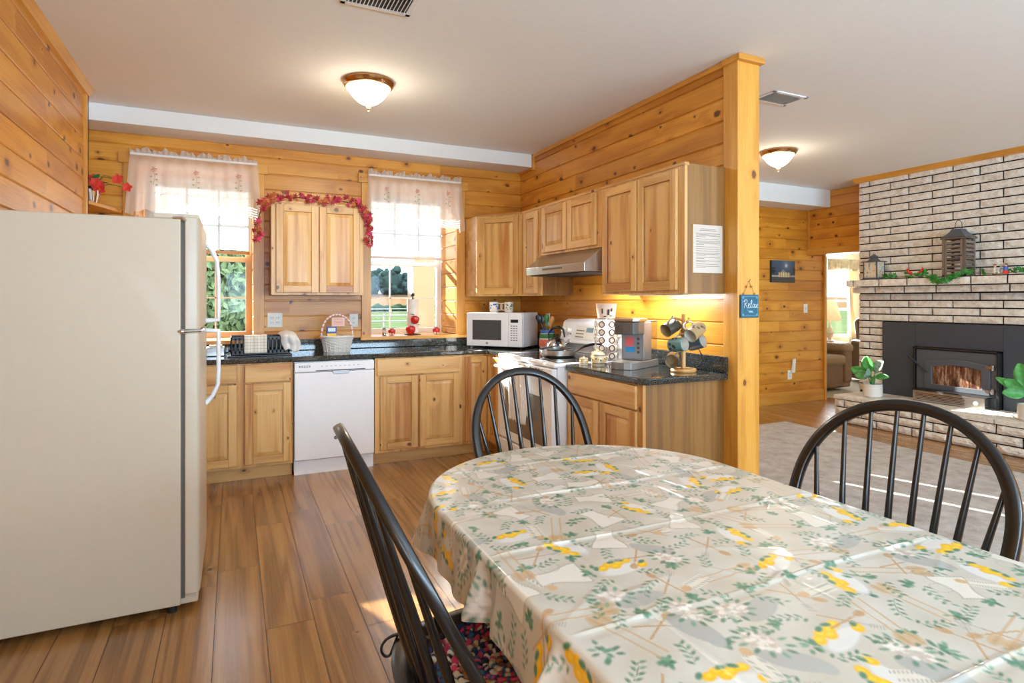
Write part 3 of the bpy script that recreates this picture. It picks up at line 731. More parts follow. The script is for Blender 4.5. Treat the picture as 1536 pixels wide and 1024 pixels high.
# ------------------------------------------------------------------ range and hood
RX = 1.955; RY0, RY1 = 3.466, 4.384
r = thing('kitchen_range', 'white electric range with black glass cooktop and towel on its oven handle', 'range', (2.3, 3.93, 0))
B(RX+.02, XR-.03, RY0, RY1, .05, .895).build('body', 'white', r)
MB().box(RX-.012, XR-.07, RY0-.006, RY1+.006, .893, .922).build('cooktop_frame', 'white', r, bevel=.01, seg=3)
ct = B(RX+.045, XR-.12, RY0+.05, RY1-.05, .9215, .925).build('cooktop_glass', 'glasstop', r, bevel=.001)
for (x, y, q) in ((2.14, 3.72, .10), (2.14, 4.14, .08), (2.42, 3.72, .075), (2.42, 4.14, .1)):
    MB().lathe([(q, 0), (q, .0006), (q-.003, .0006), (q-.003, 0), (q, 0)], (x, y, .925), 40).build('burner_ring', 'ink_dark', ct)
dr_ = B(RX-.02, RX+.02, RY0+.01, RY1-.01, .27, .885).build('oven_door', 'white', r, bevel=.008, seg=3)
B(RX-.0215, RX-.019, 3.60, 4.23, .34, .68).build('door_window', 'oven_glass', dr_, bevel=.001)
mb = MB()
for k in range(4):
    for q in range(3): mb.box(RX-.0215, RX-.0195, 3.60+k*.18+q*.045, 3.63+k*.18+q*.045, .868, .872)
mb.build('vent_slot', 'dark', dr_)
MB().tube([(RX-.018, RY1-.05, .83), (RX-.055, RY1-.045, .83), (RX-.055, RY0+.045, .83), (RX-.018, RY0+.05, .83)], .015, 10, flat_=.8).build('oven_handle', 'white', dr_, smooth=True)
B(RX-.018, RX+.02, RY0+.01, RY1-.01, .07, .255).build('storage_drawer', 'white', r, bevel=.008, seg=3)
for x in (RX+.06, XR-.1):
    for y in (RY0+.06, RY1-.06): MB().lathe([(.018, 0), (.018, .052)], (x, y, 0), 10).build('foot', 'dark', r)
def bk(z0, z1, x0, x1):
    n_ = 24; ys = [RY0+.01+(RY1-RY0-.02)*i/n_ for i in range(n_+1)]
    return ys
mb = MB(); pr = []
for i in range(25):
    t = i/24; y = RY0+.01+(RY1-RY0-.02)*t; pr.append((y, 1.175+.03*math.sin(PI*t)**.5))
poly = [(RY1-.01, .925), (RY0+.01, .925)]+pr
vs = []; k = len(poly)
for (y, z) in poly: vs.append((XR-.10+.035*(z-.92)/.28+(.0), y, z))
for (y, z) in poly: vs.append((XR-.035, y, z))
mb.add(vs, [list(range(k)), list(range(k, 2*k))[::-1]]+[(i, (i+1) % k, k+(i+1) % k, k+i) for i in range(k)])
bg = mb.build('backguard', 'white', r, bevel=.006)
def onbg(z): return XR-.10+.035*(z-.92)/.28-.0015
mb = MB(); mb.hexa([(XR-.17, RY1-.02, 1.0), (XR-.17, RY0+.02, 1.0), (XR-.095, RY0+.02, .985), (XR-.095, RY1-.02, .985)], [(XR-.125, RY1-.02, 1.175), (XR-.125, RY0+.02, 1.175), (XR-.07, RY0+.02, 1.20), (XR-.07, RY1-.02, 1.20)])
cp = mb.build('control_panel', 'white', r, bevel=.015, seg=4)
sl = lambda z: XR-.17+.045*(z-1.0)/.175
RotK = Matrix.Rotation(-PI/2+.25, 4, 'Y')
for y in (4.30, 4.22, 3.60, 3.53):
    MB().lathe([(.026, 0), (.026, .008), (.02, .012), (.018, .03), (0, .031)], (sl(1.10)-.002, y, 1.10), 20, M_=RotK).build('knob', 'plate_white', cp, smooth=True)
def panel(y0, y1, z0, z1, e, nm, mat, p=cp):
    MB().hexa([(sl(z0)+.003, y1, z0), (sl(z0)+.003, y0, z0), (sl(z1)+.003, y0, z1), (sl(z1)+.003, y1, z1)], [(sl(z0)-e, y1, z0), (sl(z0)-e, y0, z0), (sl(z1)-e, y0, z1), (sl(z1)-e, y1, z1)]).build(nm, mat, p)
panel(3.70, 4.13, 1.04, 1.15, .002, 'keypad', 'plate_white'); panel(3.87, 3.97, 1.10, 1.135, .0035, 'clock_display', 'mw_glass')
mb = MB()
for q in range(5):
    for k_ in range(3):
        y = 3.73+q*.024; z = 1.055+k_*.025; mb.box(sl(z)-.004, sl(z)-.001, y, y+.014, z, z+.008)
        y = 4.0+q*.024; mb.box(sl(z)-.004, sl(z)-.001, y, y+.014, z, z+.008)
mb.build('key_mark', 'ink', cp)
# towel over the oven handle
def tw(u, v):
    y = 3.76+.27*u+.008*math.sin(v*7); w_ = .008*math.sin(u*22+v*2)
    if v < .12: a = v/.12*PI; return (RX-.055+.022*math.cos(a)*-1*-1, y, .832+.02*math.sin(a))
    z = .832-(v-.12)*.42; return (RX-.077+w_*min(1, (v-.1)*3)-.004, y+.02*(v-.12)*math.sin(u*5), z)
tag(MB().grid(tw, 36, 26).build('dish_towel', 'towel', smooth=60, solid=.004), 'white dish towel hanging from the oven door handle', 'towel')

r = thing('range_hood', 'stainless steel under-cabinet range hood over the range', 'range hood', (2.45, 3.94, 1.54))
y0, y1 = 3.492, 4.388
MB().prism([(XR-.002, 1.722), (2.345, 1.722), (2.20, 1.615), (2.20, 1.555), (XR-.002, 1.555)], y0, y1, 'y').build('shell', 'steel', r, bevel=.002)
B(2.23, XR-.03, y0+.03, y1-.03, 1.548, 1.5545).build('filter_panel', 'ink_dark', r)
B(2.45, 2.53, 3.55, 3.66, 1.545, 1.549).build('lamp_lens', 'ceramic', r)
light('hood_lamp', 'AREA', (2.49, 3.60, 1.54), (0, -.3, 0), 4.5, (.86, .93, 1), shape='RECTANGLE', size=.07, size_y=.1)
B(2.197, 2.2005, 3.80, 4.1, 1.585, 1.60).build('switch_strip', 'ink', r)

# ------------------------------------------------------------------ microwave
a = Vector((1.946, 5.107)); b = Vector((2.31, 4.68)); ang = math.atan2((b-a).y, (b-a).x); Wm = (b-a).length
T = TR(a.x, a.y, .918, ang)
r = thing('microwave', 'white countertop microwave set diagonally in the corner', 'microwave', (2.25, 5.0, .918))
MB(T).box(0, Wm, .02, .36, .016, .322).build('body', 'white', r, bevel=.006, seg=3)
d = MB(T).box(.004, Wm*.75, -.008, .02, .018, .32).build('door', 'white', r, bevel=.006, seg=3)
MB(T).box(.065, Wm*.635, -.0095, -.006, .075, .255).build('door_window', 'mw_glass', d, bevel=.001)
c_ = MB(T).box(Wm*.755, Wm-.004, -.008, .02, .018, .32).build('control_panel', 'white', r, bevel=.006, seg=3)
MB(T).box(Wm*.80, Wm*.93, -.0095, -.006, .235, .262).build('clock_display', 'dark', c_)
mb = MB(T)
for i in range(3):
    for j in range(7): mb.box(Wm*.80+i*.025, Wm*.80+i*.025+.016, -.0095, -.0075, .075+j*.021, .082+j*.021)
mb.build('key_mark', 'ink', c_)
lo = MB(T @ Matrix.Translation((Wm*.38, -.008, .047)) @ Matrix.Rotation(PI/2, 4, 'X')).lathe([(.011, 0), (.011, .002), (0, .002)], n=20).build('badge', 'ink', d)
text('badge_letters', 'GE', .012, T @ Matrix.Translation((Wm*.38, -.0105, .047)) @ UPX, 'sign_line', lo)
for (x, y) in ((.04, .05), (Wm-.04, .05), (.04, .32), (Wm-.04, .32)): MB(T).lathe([(.014, 0), (.014, .018)], (x, y, 0), 10).build('foot', 'dark', r)

# ------------------------------------------------------------------ mugs
def mug(label, loc, rot, outer, inner, R=.042, H=.095, group=None, band=None, cat='mug'):
    r = thing('mug', label, cat, loc, rot=rot, group=group)
    MB().lathe([(0, 0), (R*.86, 0), (R*.95, .006), (R, .02), (R, H), (R-.004, H+.001)], n=28, caps=(True, False)).build('body', outer, r, smooth=True)
    MB().lathe([(R-.004, H+.001), (R-.005, .01), (0, .008)], n=28, caps=(False, False)).build('lining', inner, r, smooth=True)
    MB().tube([(R-.003, 0, H*.85), (R+.02, 0, H*.88), (R+.034, 0, H*.7), (R+.034, 0, H*.42), (R+.02, 0, H*.22), (R-.003, 0, H*.22)], .0065, 8, flat_=.8).build('handle', inner, r, smooth=True)
    if band:
        mb = MB(); rg = random.Random(hash(label) % 99)
        for k in range(26):
            a = rg.uniform(0, 2*PI); z = rg.uniform(.2, .8)*H
            mb.ball((math.cos(a)*R, math.sin(a)*R, z), rg.uniform(.006, .011), sz=.8, n=7, m=5)
        mb2 = MB(); mb2.v = [v for v in mb.v]
        # press the motifs onto the wall of the mug
        for i, v in enumerate(mb.v):
            q = math.hypot(v.x, v.y); k_ = min(max(q, R-.0006), R+.0008)/q; mb.v[i] = Vector((v.x*k_, v.y*k_, v.z))
        mb.build('painted_motif', band, r)
    return r
def pix(px, d): pass
z_mw = .918+.3225
mug('painted mug on the microwave, left of the pair', (2.20, 5.06, z_mw), (0, 0, -.45), 'ceramic', 'ceramic', .042, .095, 'painted mugs on top of the microwave', 'blue_paint')
mug('painted mug on the microwave, right of the pair', (2.32, 4.99, z_mw), (0, 0, PI-.45), 'ceramic', 'ceramic', .042, .095, 'painted mugs on top of the microwave', 'green')

# mug tree
PX, PY = 2.47, 2.80
VR = Vector((.9045, -.4265, 0)); VF = Vector((.4265, .9045, 0)); UP = Vector((0, 0, 1))
r = thing('mug_tree', 'wooden mug tree on the worktop near the post', 'mug rack', (PX, PY, .918))
MB().lathe([(0, 0), (.072, 0), (.078, .008), (.074, .02), (0, .022)], (PX, PY, .918), 36).build('base', 'plain_wood', r, smooth=True)
MB().lathe([(.014, 0), (.014, .345), (.012, .348)], (PX, PY, .92), 14).build('post', 'plain_wood', r, smooth=True)
P0 = Vector((PX, PY, 0))
def VP(a, z, b): return P0+VR*a-VF*b+UP*z
mugs = [((-.075, 1.185, .0), (-.72, -.35, .45), 'ceramic_dark', 'ceramic_tan', None, 'dark brown mug hanging mouth-left at the top of the mug tree'),
        ((.055, 1.165, .06), (-.70, -.42, .55), 'ceramic_tan', 'ceramic', 'coffee_dark', 'tan mug with dark flower band hanging in front at the top of the mug tree'),
        ((-.05, 1.085, .055), (.62, .12, .75), flat('ceramic_teal', (96, 140, 140), .3, coat=.4), 'ceramic', 'ink_dark', 'teal and black patterned mug hanging on the mug tree'),
        ((.085, 1.09, -.03), (.55, .25, .6), flat('ceramic_slate', (70, 88, 100), .3, coat=.4), 'ceramic', None, 'slate blue mug hanging at the back right of the mug tree'),
        ((-.065, .99, .0), (-.35, -.12, .92), 'ceramic_dark', 'ceramic_tan', None, 'brown mug hanging lowest on the mug tree')]
for (p, ax, o_, i_, bd, lab) in mugs:
    c = VP(*p); A = (VR*ax[0]+UP*ax[1]-VF*ax[2]).normalized()
    # handle direction: toward the post and up
    hd = (P0+UP*(p[1]+.10)-c); hd = (hd-A*hd.dot(A)).normalized(); yv = A.cross(hd)
    R_ = Matrix((hd, yv, A)).transposed(); H = .10 if 'tan mug' not in lab else .12; rr = .042
    base_ = c-A*H*.5
    mug(lab, base_, R_.to_euler(), o_, i_, rr, H, None, bd)
    tip = c+hd*(rr+.022)+UP*.012
    root = Vector((PX, PY, tip.z-.018))
    MB().tube([root, root.lerp(tip, .6), tip], [.007, .007, .008], 8).ball(tip, .01, n=10, m=7).build('peg', 'plain_wood', r, smooth=True)

# coffee maker
T = TR(2.36, 3.13, .918, math.radians(-64))
r = thing('coffee_maker', 'grey single-serve coffee maker with pink and blue sticker', 'coffee maker', (2.36, 3.13, .918))
MB(T).prism([(-.085, .17), (-.085, -.14), (-.07, -.19), (-.03, -.21), (.03, -.21), (.07, -.19), (.085, -.14), (.085, .17)], 0, .045, 'z').build('base', 'coffee_grey', r, bevel=.004)
MB(T).box(-.08, .08, -.04, .075, .045, .295).build('body', 'coffee_grey', r, bevel=.008, seg=3)
MB(T).box(-.068, .068, -.043, -.0402, .06, .215).build('front_face', 'coffee_face', r, bevel=.001)
hd_ = MB(T).prism([(-.085, -.035), (-.085, -.12), (-.065, -.155), (0, -.165), (.065, -.155), (.085, -.12), (.085, -.035)], .215, .295, 'z').build('brew_head', 'coffee_dark', r, bevel=.008, seg=3)
MB(T).prism([(-.088, .0), (-.088, -.12), (-.067, -.158), (0, -.168), (.067, -.158), (.088, -.12), (.088, .0)], .296, .318, 'z').build('lid', 'steel', r, bevel=.006, seg=3)
text('badge_letters', 'KEURIG', .016, T @ Matrix.Translation((0, -.166, .262)) @ UPX, 'steel', hd_)
MB(T).box(-.078, .078, .078, .165, .075, .29).build('water_tank', 'clear_plastic', r, bevel=.004)
MB(T).box(-.078, .078, .078, .168, .291, .300).build('tank_lid', 'coffee_dark', r, bevel=.003)
MB(T).box(-.07, .07, .085, .16, .045, .074).build('tank_seat', 'coffee_dark', r, bevel=.003)
MB(T).box(-.045, .01, -.0445, -.0425, .135, .195).build('sticker', 'sticker_pink', r); MB(T).box(-.045, .02, -.0445, -.0425, .098, .134).build('sticker', 'sticker_blue', r)
for k in range(4): MB(T @ Matrix.Translation((.045, -.043, .185-k*.028)) @ Matrix.Rotation(PI/2, 4, 'X')).lathe([(.009, 0), (.009, .003), (0, .003)], n=16).build('button', 'coffee_dark', r)
MB().tube(smo([(2.50, 3.03, .93), (2.56, 2.95, .925), (2.61, 2.86, .93), (2.62, 2.80, .98), (2.615, 2.83, 1.05), (2.60, 2.93, 1.14), (2.645, 3.02, 1.15), (2.662, 3.05, 1.15)]), .0035, 8).build('power_cord', 'dark', r, smooth=True)

# coffee pod carousel
cx, cy = 2.43, 3.56
r = thing('pod_carousel', 'chrome wire carousel holding coffee pods behind the coffee maker', 'pod holder', (cx, cy, .918))
mb = MB().lathe([(.085, 0), (.085, .008), (0, .01)], (cx, cy, .918), 30).lathe([(.08, 0), (.08, .004), (0, .006)], (cx, cy, 1.215), 30)
for k in range(7):
    a = 2*PI*(k+.5)/7; mb.tube([(cx+.08*math.cos(a), cy+.08*math.sin(a), .92), (cx+.08*math.cos(a), cy+.08*math.sin(a), 1.217)], .002, 6)
mb.build('frame', 'chrome', r, smooth=True)
cols = [(230, 226, 216), (92, 62, 60), (214, 118, 86), (120, 150, 120), (200, 204, 210)]
pm = [flat('pod_foil', c, .3, coat=.2) for c in cols]
p0 = thing('coffee_pod', 'small round coffee pod in the wire carousel', 'coffee pod', (0, 0, 0), rot=(0, 0, 0), group='coffee pods in the carousel')
MB().lathe([(0, 0), (.017, 0), (.021, .026), (.0245, .027), (.0245, .030), (0, .0305)], n=20).build('cup', 'ceramic', p0, smooth=True)
MB().lathe([(.0235, .0306), (.0235, .0314), (.0165, .0314), (.0165, .0306), (.0235, .0306)], n=20).build('foil_ring', pm[1], p0)
first = True
for row in range(5):
    for k in range(7):
        a = 2*PI*k/7+.12
        if math.cos(a)*VF.x+math.sin(a)*VF.y > .45: continue
        pos = (cx+.052*math.cos(a), cy+.052*math.sin(a), .955+row*.056)
        rot = (0, PI/2, a)
        lab = 'small round coffee pod facing outward in the wire carousel'
        if first: p0.location = pos; p0.rotation_euler = rot; p0['label'] = lab; first = False
        else: copy_tree(p0, pos, rot, lab)
# white paper tub on the carousel
r = thing('paper_tub', 'white paper tub with dark markings standing on the pod carousel', 'container', (cx, cy, 1.2215))
MB().lathe([(0, 0), (.062, 0), (.075, .10), (.077, .105), (.072, .105), (.06, .004)], (cx, cy, 1.2215), 30).build('body', flat('tub_paper', (224, 200, 184), .6), r, smooth=True)
mb = MB()
for (a, z, w_, h) in ((-.55, .035, .006, .035), (-.3, .012, .012, .006), (.05, .025, .009, .04), (.35, .05, .007, .022), (.3, .015, .012, .006)):
    c_ = math.atan2(-VF.y, -VF.x)+a; q = .066+.13*z+.003
    mb.tube([(cx+q*math.cos(c_), cy+q*math.sin(c_), 1.2215+z), (cx+(q+h*.13)*math.cos(c_), cy+(q+h*.13)*math.sin(c_), 1.2215+z+h)], w_*.8, 4, flat_=.35, up=(math.cos(c_), math.sin(c_), 0))
mb.build('printed_mark', 'ink_dark', r)

# canisters
def canister(label, x, y, R, H, handle=False):
    r = thing('canister', label, 'canister', (x, y, .918), group='small floral canisters beside the range')
    MB().lathe([(0, 0), (R, 0), (R*1.03, H*.1), (R, H*.78), (R*.98, H*.8)], (x, y, .918), 28).build('body', 'ceramic_cream', r, smooth=True)
    MB().lathe([(R*1.04, H*.8), (R*1.02, H*.86), (R*.5, H*.97), (R*.2, H), (R*.22, H*1.12), (0, H*1.15)], (x, y, .918), 28).build('lid', 'ceramic_cream', r, smooth=True)
    MB().lathe([(R*1.045, H*.1), (R*1.055, H*.13), (R*1.045, H*.16)], (x, y, .918), 28).lathe([(R*1.0, H*.72), (R*1.025, H*.745), (R*1.0, H*.77)], (x, y, .918), 28).build('stripe', 'ink_dark', r)
    mb = MB(); mg = MB()
    for k in range(8):
        a = k*PI/4+.2; mb.ball((x+R*1.0*math.cos(a), y+R*1.0*math.sin(a), .918+H*(.42+.08*(k % 2))), R*.17, sz=1, n=8, m=5)
        mg.ball((x+R*1.0*math.cos(a+.35), y+R*1.0*math.sin(a+.35), .918+H*(.5-.1*(k % 2))), R*.13, n=8, m=5)
    mb.build('painted_fruit', 'yellow', r); mg.build('painted_berry', 'ink_dark', r)
    if handle: MB().tube([(x+R*.9, y-.005, .918+H*.65), (x+R+.02, y-.012, .918+H*.6), (x+R+.02, y-.012, .918+H*.3), (x+R*.9, y-.005, .918+H*.25)], .005, 8).build('handle', 'ceramic_cream', r, smooth=True)
M['ceramic_cream'] = flat('ceramic_cream', (232, 212, 176), .3, coat=.4)
canister('front floral canister with side handle beside the coffee maker', 2.215, 3.335, .042, .085, True)
canister('middle floral canister behind the front one', 2.265, 3.425, .042, .088)
canister('smallest low canister at the worktop edge next to the range', 2.135, 3.395, .028, .05)

# pan
cx, cy = 2.24, 3.93; z = .9256
r = thing('frying_pan', 'covered steel frying pan with black handle on the front burner', 'pan', (cx, cy, z))
MB().lathe([(0, 0), (.125, 0), (.137, .012), (.140, .05), (.143, .052), (.137, .05), (.13, .006), (0, .005)], (cx, cy, z), 40).build('body', 'steel', r, smooth=True)
MB().lathe([(.141, .052), (.10, .068), (.04, .078), (0, .08)], (cx, cy, z), 40).build('glass_lid', 'clear_plastic', r, smooth=True)
MB().lathe([(.143, .052), (.144, .056), (.138, .057), (.138, .052), (.143, .052)], (cx, cy, z), 40).build('lid_rim', 'chrome', r, smooth=True)
MB().lathe([(.010, .078), (.010, .092), (.022, .096), (.02, .106), (0, .108)], (cx, cy, z), 20).build('lid_knob', 'black_plastic', r, smooth=True)
h0 = Vector((cx, cy, z+.04)); hd = Vector((.62, -.78, 0)).normalized()
MB().tube([h0+hd*.137, h0+hd*.165+UP*.01, h0+hd*.19+UP*.03], .007, 8).build('handle_bracket', 'chrome', r, smooth=True)
MB().tube([h0+hd*.185+UP*.027, h0+hd*.22+UP*.045, h0+hd*.28+UP*.06, h0+hd*.35+UP*.062], [.009, .012, .012, .009], 10, flat_=.8).build('handle', 'black_plastic', r, smooth=True)
# kettle
cx, cy = 2.43, 4.27
r = thing('tea_kettle', 'shiny steel whistling kettle with black handle on the rear burner', 'kettle', (cx, cy, z))
MB().lathe([(0, 0), (.09, 0), (.10, .012), (.098, .04), (.08, .08), (.05, .108), (.03, .116), (0, .118)], (cx, cy, z), 36).build('body', 'chrome', r, smooth=True)
MB().lathe([(.02, .115), (.012, .122), (.016, .14), (0, .146)], (cx, cy, z), 16).build('lid_knob', 'black_plastic', r, smooth=True)
d_ = Vector((.75, -.66, 0)); q = Vector((cx, cy, z))
MB().tube([q+d_*.07+UP*.06, q+d_*.10+UP*.09, q+d_*.125+UP*.115], [.018, .014, .011], 12).build('spout', 'chrome', r, smooth=True)
MB().ball(q+d_*.13+UP*.12, .016).tube([q+d_*.125+UP*.125, q+d_*.11+UP*.155], .005, 6).build('whistle', 'black_plastic', r, smooth=True)
MB().tube([q-d_*.07+UP*.09, q-d_*.075+UP*.15, q-d_*.04+UP*.195, q+d_*.01+UP*.205, q+d_*.05+UP*.185, q+d_*.06+UP*.12], [.005, .007, .011, .012, .009, .005], 10).build('handle', 'black_plastic', r, smooth=True)
# utensil crock
cx, cy = 2.515, 4.60
r = thing('utensil_crock', 'painted ceramic crock with cooking utensils behind the kettle', 'crock', (cx, cy, .918))
MB().lathe([(0, 0), (.06, 0), (.072, .03), (.07, .11), (.06, .15), (.064, .17), (.058, .17), (.055, .01)], (cx, cy, .918), 28).build('body', 'ceramic', r, smooth=True)
MB().lathe([(.0735, .03), (.0745, .06), (.0725, .09)], (cx, cy, .918), 28).build('painted_band', flat('salmon', (226, 120, 92), .4, var=.3, vscale=60), r)
MB().lathe([(.0715, .10), (.070, .125), (.062, .14)], (cx, cy, .918), 28).build('painted_leaf_band', 'green', r)
MB().lathe([(.062, .143), (.0665, .165), (.066, .172), (.062, .172)], (cx, cy, .918), 28).build('painted_rim', 'blue_paint', r)
for k, (dx, dy, L, mt, hr) in enumerate(((-.10, .06, .17, 'black_plastic', .03), (-.05, .05, .15, 'black_plastic', .028), (.04, -.06, .14, 'plain_wood', .02), (.06, -.02, .13, 'plain_wood', .022), (0, .02, .16, 'green', .024))):
    u_ = thing('cooking_utensil', ['black spatula leaning left in the crock', 'black ladle in the crock', 'wooden spoon leaning right in the crock', 'wooden spatula at the back of the crock', 'green serving spoon in the middle of the crock'][k], 'utensil', (cx, cy, .93), group='utensils in the crock')
    a_ = Vector((cx-dx*.25, cy-dy*.25, .93)); b_ = Vector((cx+dx*.5, cy+dy*.5, 1.06+L*.55)); e_ = (b_-a_).normalized()
    MB().tube([a_, b_], .005, 8).build('handle', mt, u_, smooth=True)
    MB().tube([b_, b_+e_*.02, b_+e_*.05, b_+e_*.075], [.006, hr*.8, hr, hr*.6], 12, flat_=.3, up=VF).build('head', mt, u_, smooth=True)

# ------------------------------------------------------------------ dish rack, basket, sill things
r = thing('dish_rack', 'black plastic dish rack on the worktop under the left window', 'dish rack', (.2, 5.1, .918))
x0, x1, y0, y1 = -.02, .40, 4.97, 5.30
MB().box(x0-.02, x1+.02, y0-.02, y1+.02, .918, .93).build('drip_tray', 'black_plastic', r, bevel=.004)
mb = MB()
for (a, b_, c_, d_2) in ((x0, x1, y0, y0+.008), (x0, x1, y1-.008, y1), (x0, x0+.008, y0, y1), (x1-.008, x1, y0, y1)):
    mb.box(a, b_, c_, d_2, .94, .965).box(a, b_, c_, d_2, 1.045, 1.068)
n_ = 14
for k in range(n_+1):
    x = x0+(x1-x0-.012)*k/n_; mb.box(x, x+.012, y0, y0+.008, .94, 1.06).box(x, x+.012, y1-.008, y1, .94, 1.06)
for k in range(10):
    y = y0+(y1-y0-.012)*k/9; mb.box(x0, x0+.008, y, y+.012, .94, 1.06).box(x1-.008, x1, y, y+.012, .94, 1.06)
mb.box(x0, x1, y0, y1, .934, .942)
mb.tube([(x1, y0+.03, 1.066), (x1+.02, (y0+y1)/2, 1.09), (x1, y1-.03, 1.066)], .008, 8)
mb.build('basket', 'black_plastic', r, bevel=.001)
def drape_over(x0, x1, y, zt, front, back, mat, name, label, cat='towel', ax='x'):
    def fn(u, v):
        s = v*(front+back+.03); xx = x0+(x1-x0)*u
        if s < back: p = (xx, y+.008, zt-back+s)
        elif s < back+.03: a = (s-back)/.03*PI; p = (xx, y+.008*math.cos(a), zt+.008*math.sin(a))
        else: p = (xx, y-.010-.003*math.sin(u*14), zt-(s-back-.03))
        if ax == 'y': p = (p[1]-y+x0, y+(x1-x0)*u, p[2])
        return p
    o = MB().grid(fn, 18, 24).build(name, mat, smooth=60, solid=.004); return tag(o, label, cat)
n_ = NT('checked_towel'); tc = n_.n('ShaderNodeTexCoord').outputs['Object']; sx = n_.n('ShaderNodeSeparateXYZ', i_0=tc)
gx = n_.math('LESS_THAN', n_.math('FRACT', n_.math('MULTIPLY', sx.outputs[0], 42)), .12); gz = n_.math('LESS_THAN', n_.math('FRACT', n_.math('MULTIPLY', sx.outputs[2], 42)), .12)
n_.set(n_.b.inputs['Base Color'], n_.mix(n_.math('MAXIMUM', gx, gz), S(236, 230, 218), S(196, 184, 164))); n_.b.inputs['Roughness'].default_value = .9; M['checked'] = n_.m
drape_over(.075, .235, y0+.004, 1.075, .13, .05, 'checked', 'checked_towel', 'pale checked towel hanging on the front of the dish rack')
def wt(u, v):
    b_ = math.sin(u*PI)**.6; return (x1-.075+.125*u+.035*v+.006*math.sin(v*8+u*3), y0-.022-.022*b_*math.sin(min(1, v*1.4)*PI)+.16*(1-min(1, v*3))+.005*math.sin(u*16+v*3), 1.078+.028*b_*(1-v)-.15*max(0, v-.18)*(1-.12*math.sin(u*7)))
tag(MB().grid(wt, 20, 20).build('white_towel', 'towel', smooth=60, solid=.012), 'crumpled white towel hanging over the right end of the dish rack', 'towel')
r = thing('scouring_tray', 'small steel caddy beside the dish rack at the left window', 'caddy', (-.12, 5.2, .918)); B(-.19, -.06, 5.10, 5.28, .918, .985).build('body', 'steel', r, bevel=.006); B(-.17, -.08, 5.13, 5.25, .985, 1.0).build('sponge', 'paper', r, bevel=.004)

cx, cy = .79, 5.13
r = thing('wicker_basket', 'white wicker basket with a tall handle wound in pink ribbon', 'basket', (cx, cy, .918))
mb = MB(); 
for k in range(11):
    z = .922+k*.0115; q = .088+.028*k/10
    mb.tube([(cx+q*1.1*math.cos(a*2*PI/40)*(1+.03*math.sin(a*PI/2+k*PI)), cy+q*.85*math.sin(a*2*PI/40)*(1+.03*math.sin(a*PI/2+k*PI)), z) for a in range(41)], .006, 6, cap=False)
for k in range(20):
    a = 2*PI*k/20; mb.tube([(cx+.095*1.1*math.cos(a), cy+.095*.85*math.sin(a), .92), (cx+.116*1.1*math.cos(a), cy+.116*.85*math.sin(a), 1.045)], .004, 6)
mb.lathe([(.0, .002), (.09, .002), (.09, .006)], (cx, cy, .918), 24, 1.1, .85)
mb.tube([(cx+.12*1.1*math.cos(a*2*PI/40), cy+.12*.85*math.sin(a*2*PI/40), 1.048) for a in range(41)], .009, 8, cap=False)
mb.build('woven_body', 'wicker', r, smooth=True)
hp = [Vector((cx+.127*math.cos(a), cy, 1.04+.19*math.sin(a)**.8)) for a in [PI*k/30 for k in range(31)]]
MB().tube(hp, .008, 8).build('handle', 'wicker', r, smooth=True)
mb = MB()
for k in range(0, 30, 2):
    p, q = hp[k], hp[k+1]; mb.tube([p, p.lerp(q, .6)], .0098, 8)
mb.ball((cx-.13, cy-.02, 1.04), .018, sz=.7).build('ribbon', flat('ribbon', (226, 130, 120), .5), r, smooth=True)
b_ = thing('snack_box', 'blue and yellow packet standing in the wicker basket', 'packet', (cx-.045, cy, .95)); B(cx-.085, cx-.005, cy-.015, cy+.02, .95, 1.13).build('packet', 'blue_box', b_, bevel=.003)
B(cx-.082, cx-.008, cy-.0165, cy-.014, 1.04, 1.075).build('yellow_label', 'yellow', b_); B(cx-.075, cx-.015, cy-.0165, cy-.014, 1.09, 1.12).build('white_label', 'sign_line', b_)
b_ = thing('wrapped_snacks', 'small wrapped snacks heaped in the wicker basket', 'snacks', (cx+.04, cy, 1.0)); mb = MB(); random.seed(5)
for k in range(12): mb.ball((cx+uni(-.02, .09), cy+uni(-.06, .05), 1.03+uni(-.01, .02)), .022, sz=.5, sx=1.3, n=8, m=6)
tag_ = mb.build('wrapper', flat('wrapper', (214, 190, 160), .4), b_, smooth=True); tag_['kind'] = 'stuff'
b_ = thing('gift_tag', 'pink card hanging from the basket handle', 'card', (cx, cy-.012, 1.17)); B(cx-.045, cx+.06, cy-.016, cy-.013, 1.135, 1.205).build('card', 'pink_tag', b_)
mb = MB(); 
for z in (1.188, 1.174, 1.162, 1.15): mb.box(cx-.03, cx+.045, cy-.0168, cy-.0159, z, z+.003)
mb.build('printed_line', flat('pink_ink', (206, 110, 110), .6), b_)

# wall outlets and switches
def plate(name, label, T, w_, h_, kind='outlet', n=1, group=None, cat='outlet'):
    r = thing(name, label, cat, tuple(T.translation), group=group)
    MB(T).box(-w_/2, w_/2, -.006, 0, -h_/2, h_/2).build('cover_plate', 'plate_white', r, bevel=.002)
    for k in range(n):
        x = (k-(n-1)/2)*.046
        if kind == 'outlet':
            for z in (-.02, .02):
                s_ = MB(T).box(x-.016, x+.016, -.008, -.005, z-.013, z+.013).build('socket', 'white_matte', r, bevel=.002)
                MB(T).box(x-.008, x-.005, -.0085, -.0078, z-.005, z+.006).box(x+.005, x+.008, -.0085, -.0078, z-.005, z+.006).build('slot', 'dark', s_)
        else: MB(T).box(x-.005, x+.005, -.016, -.005, -.008, .012).build('toggle', 'white_matte', r, bevel=.001)
    return r
plate('wall_outlet', 'double-wide white outlet plate on the pine wall right of the left window', TR(.322, W-.0005, 1.182), .12, .122, n=2)
plate('wall_outlet', 'single white outlet plate behind the basket handle', TR(.985, W-.0005, 1.17), .075, .118)
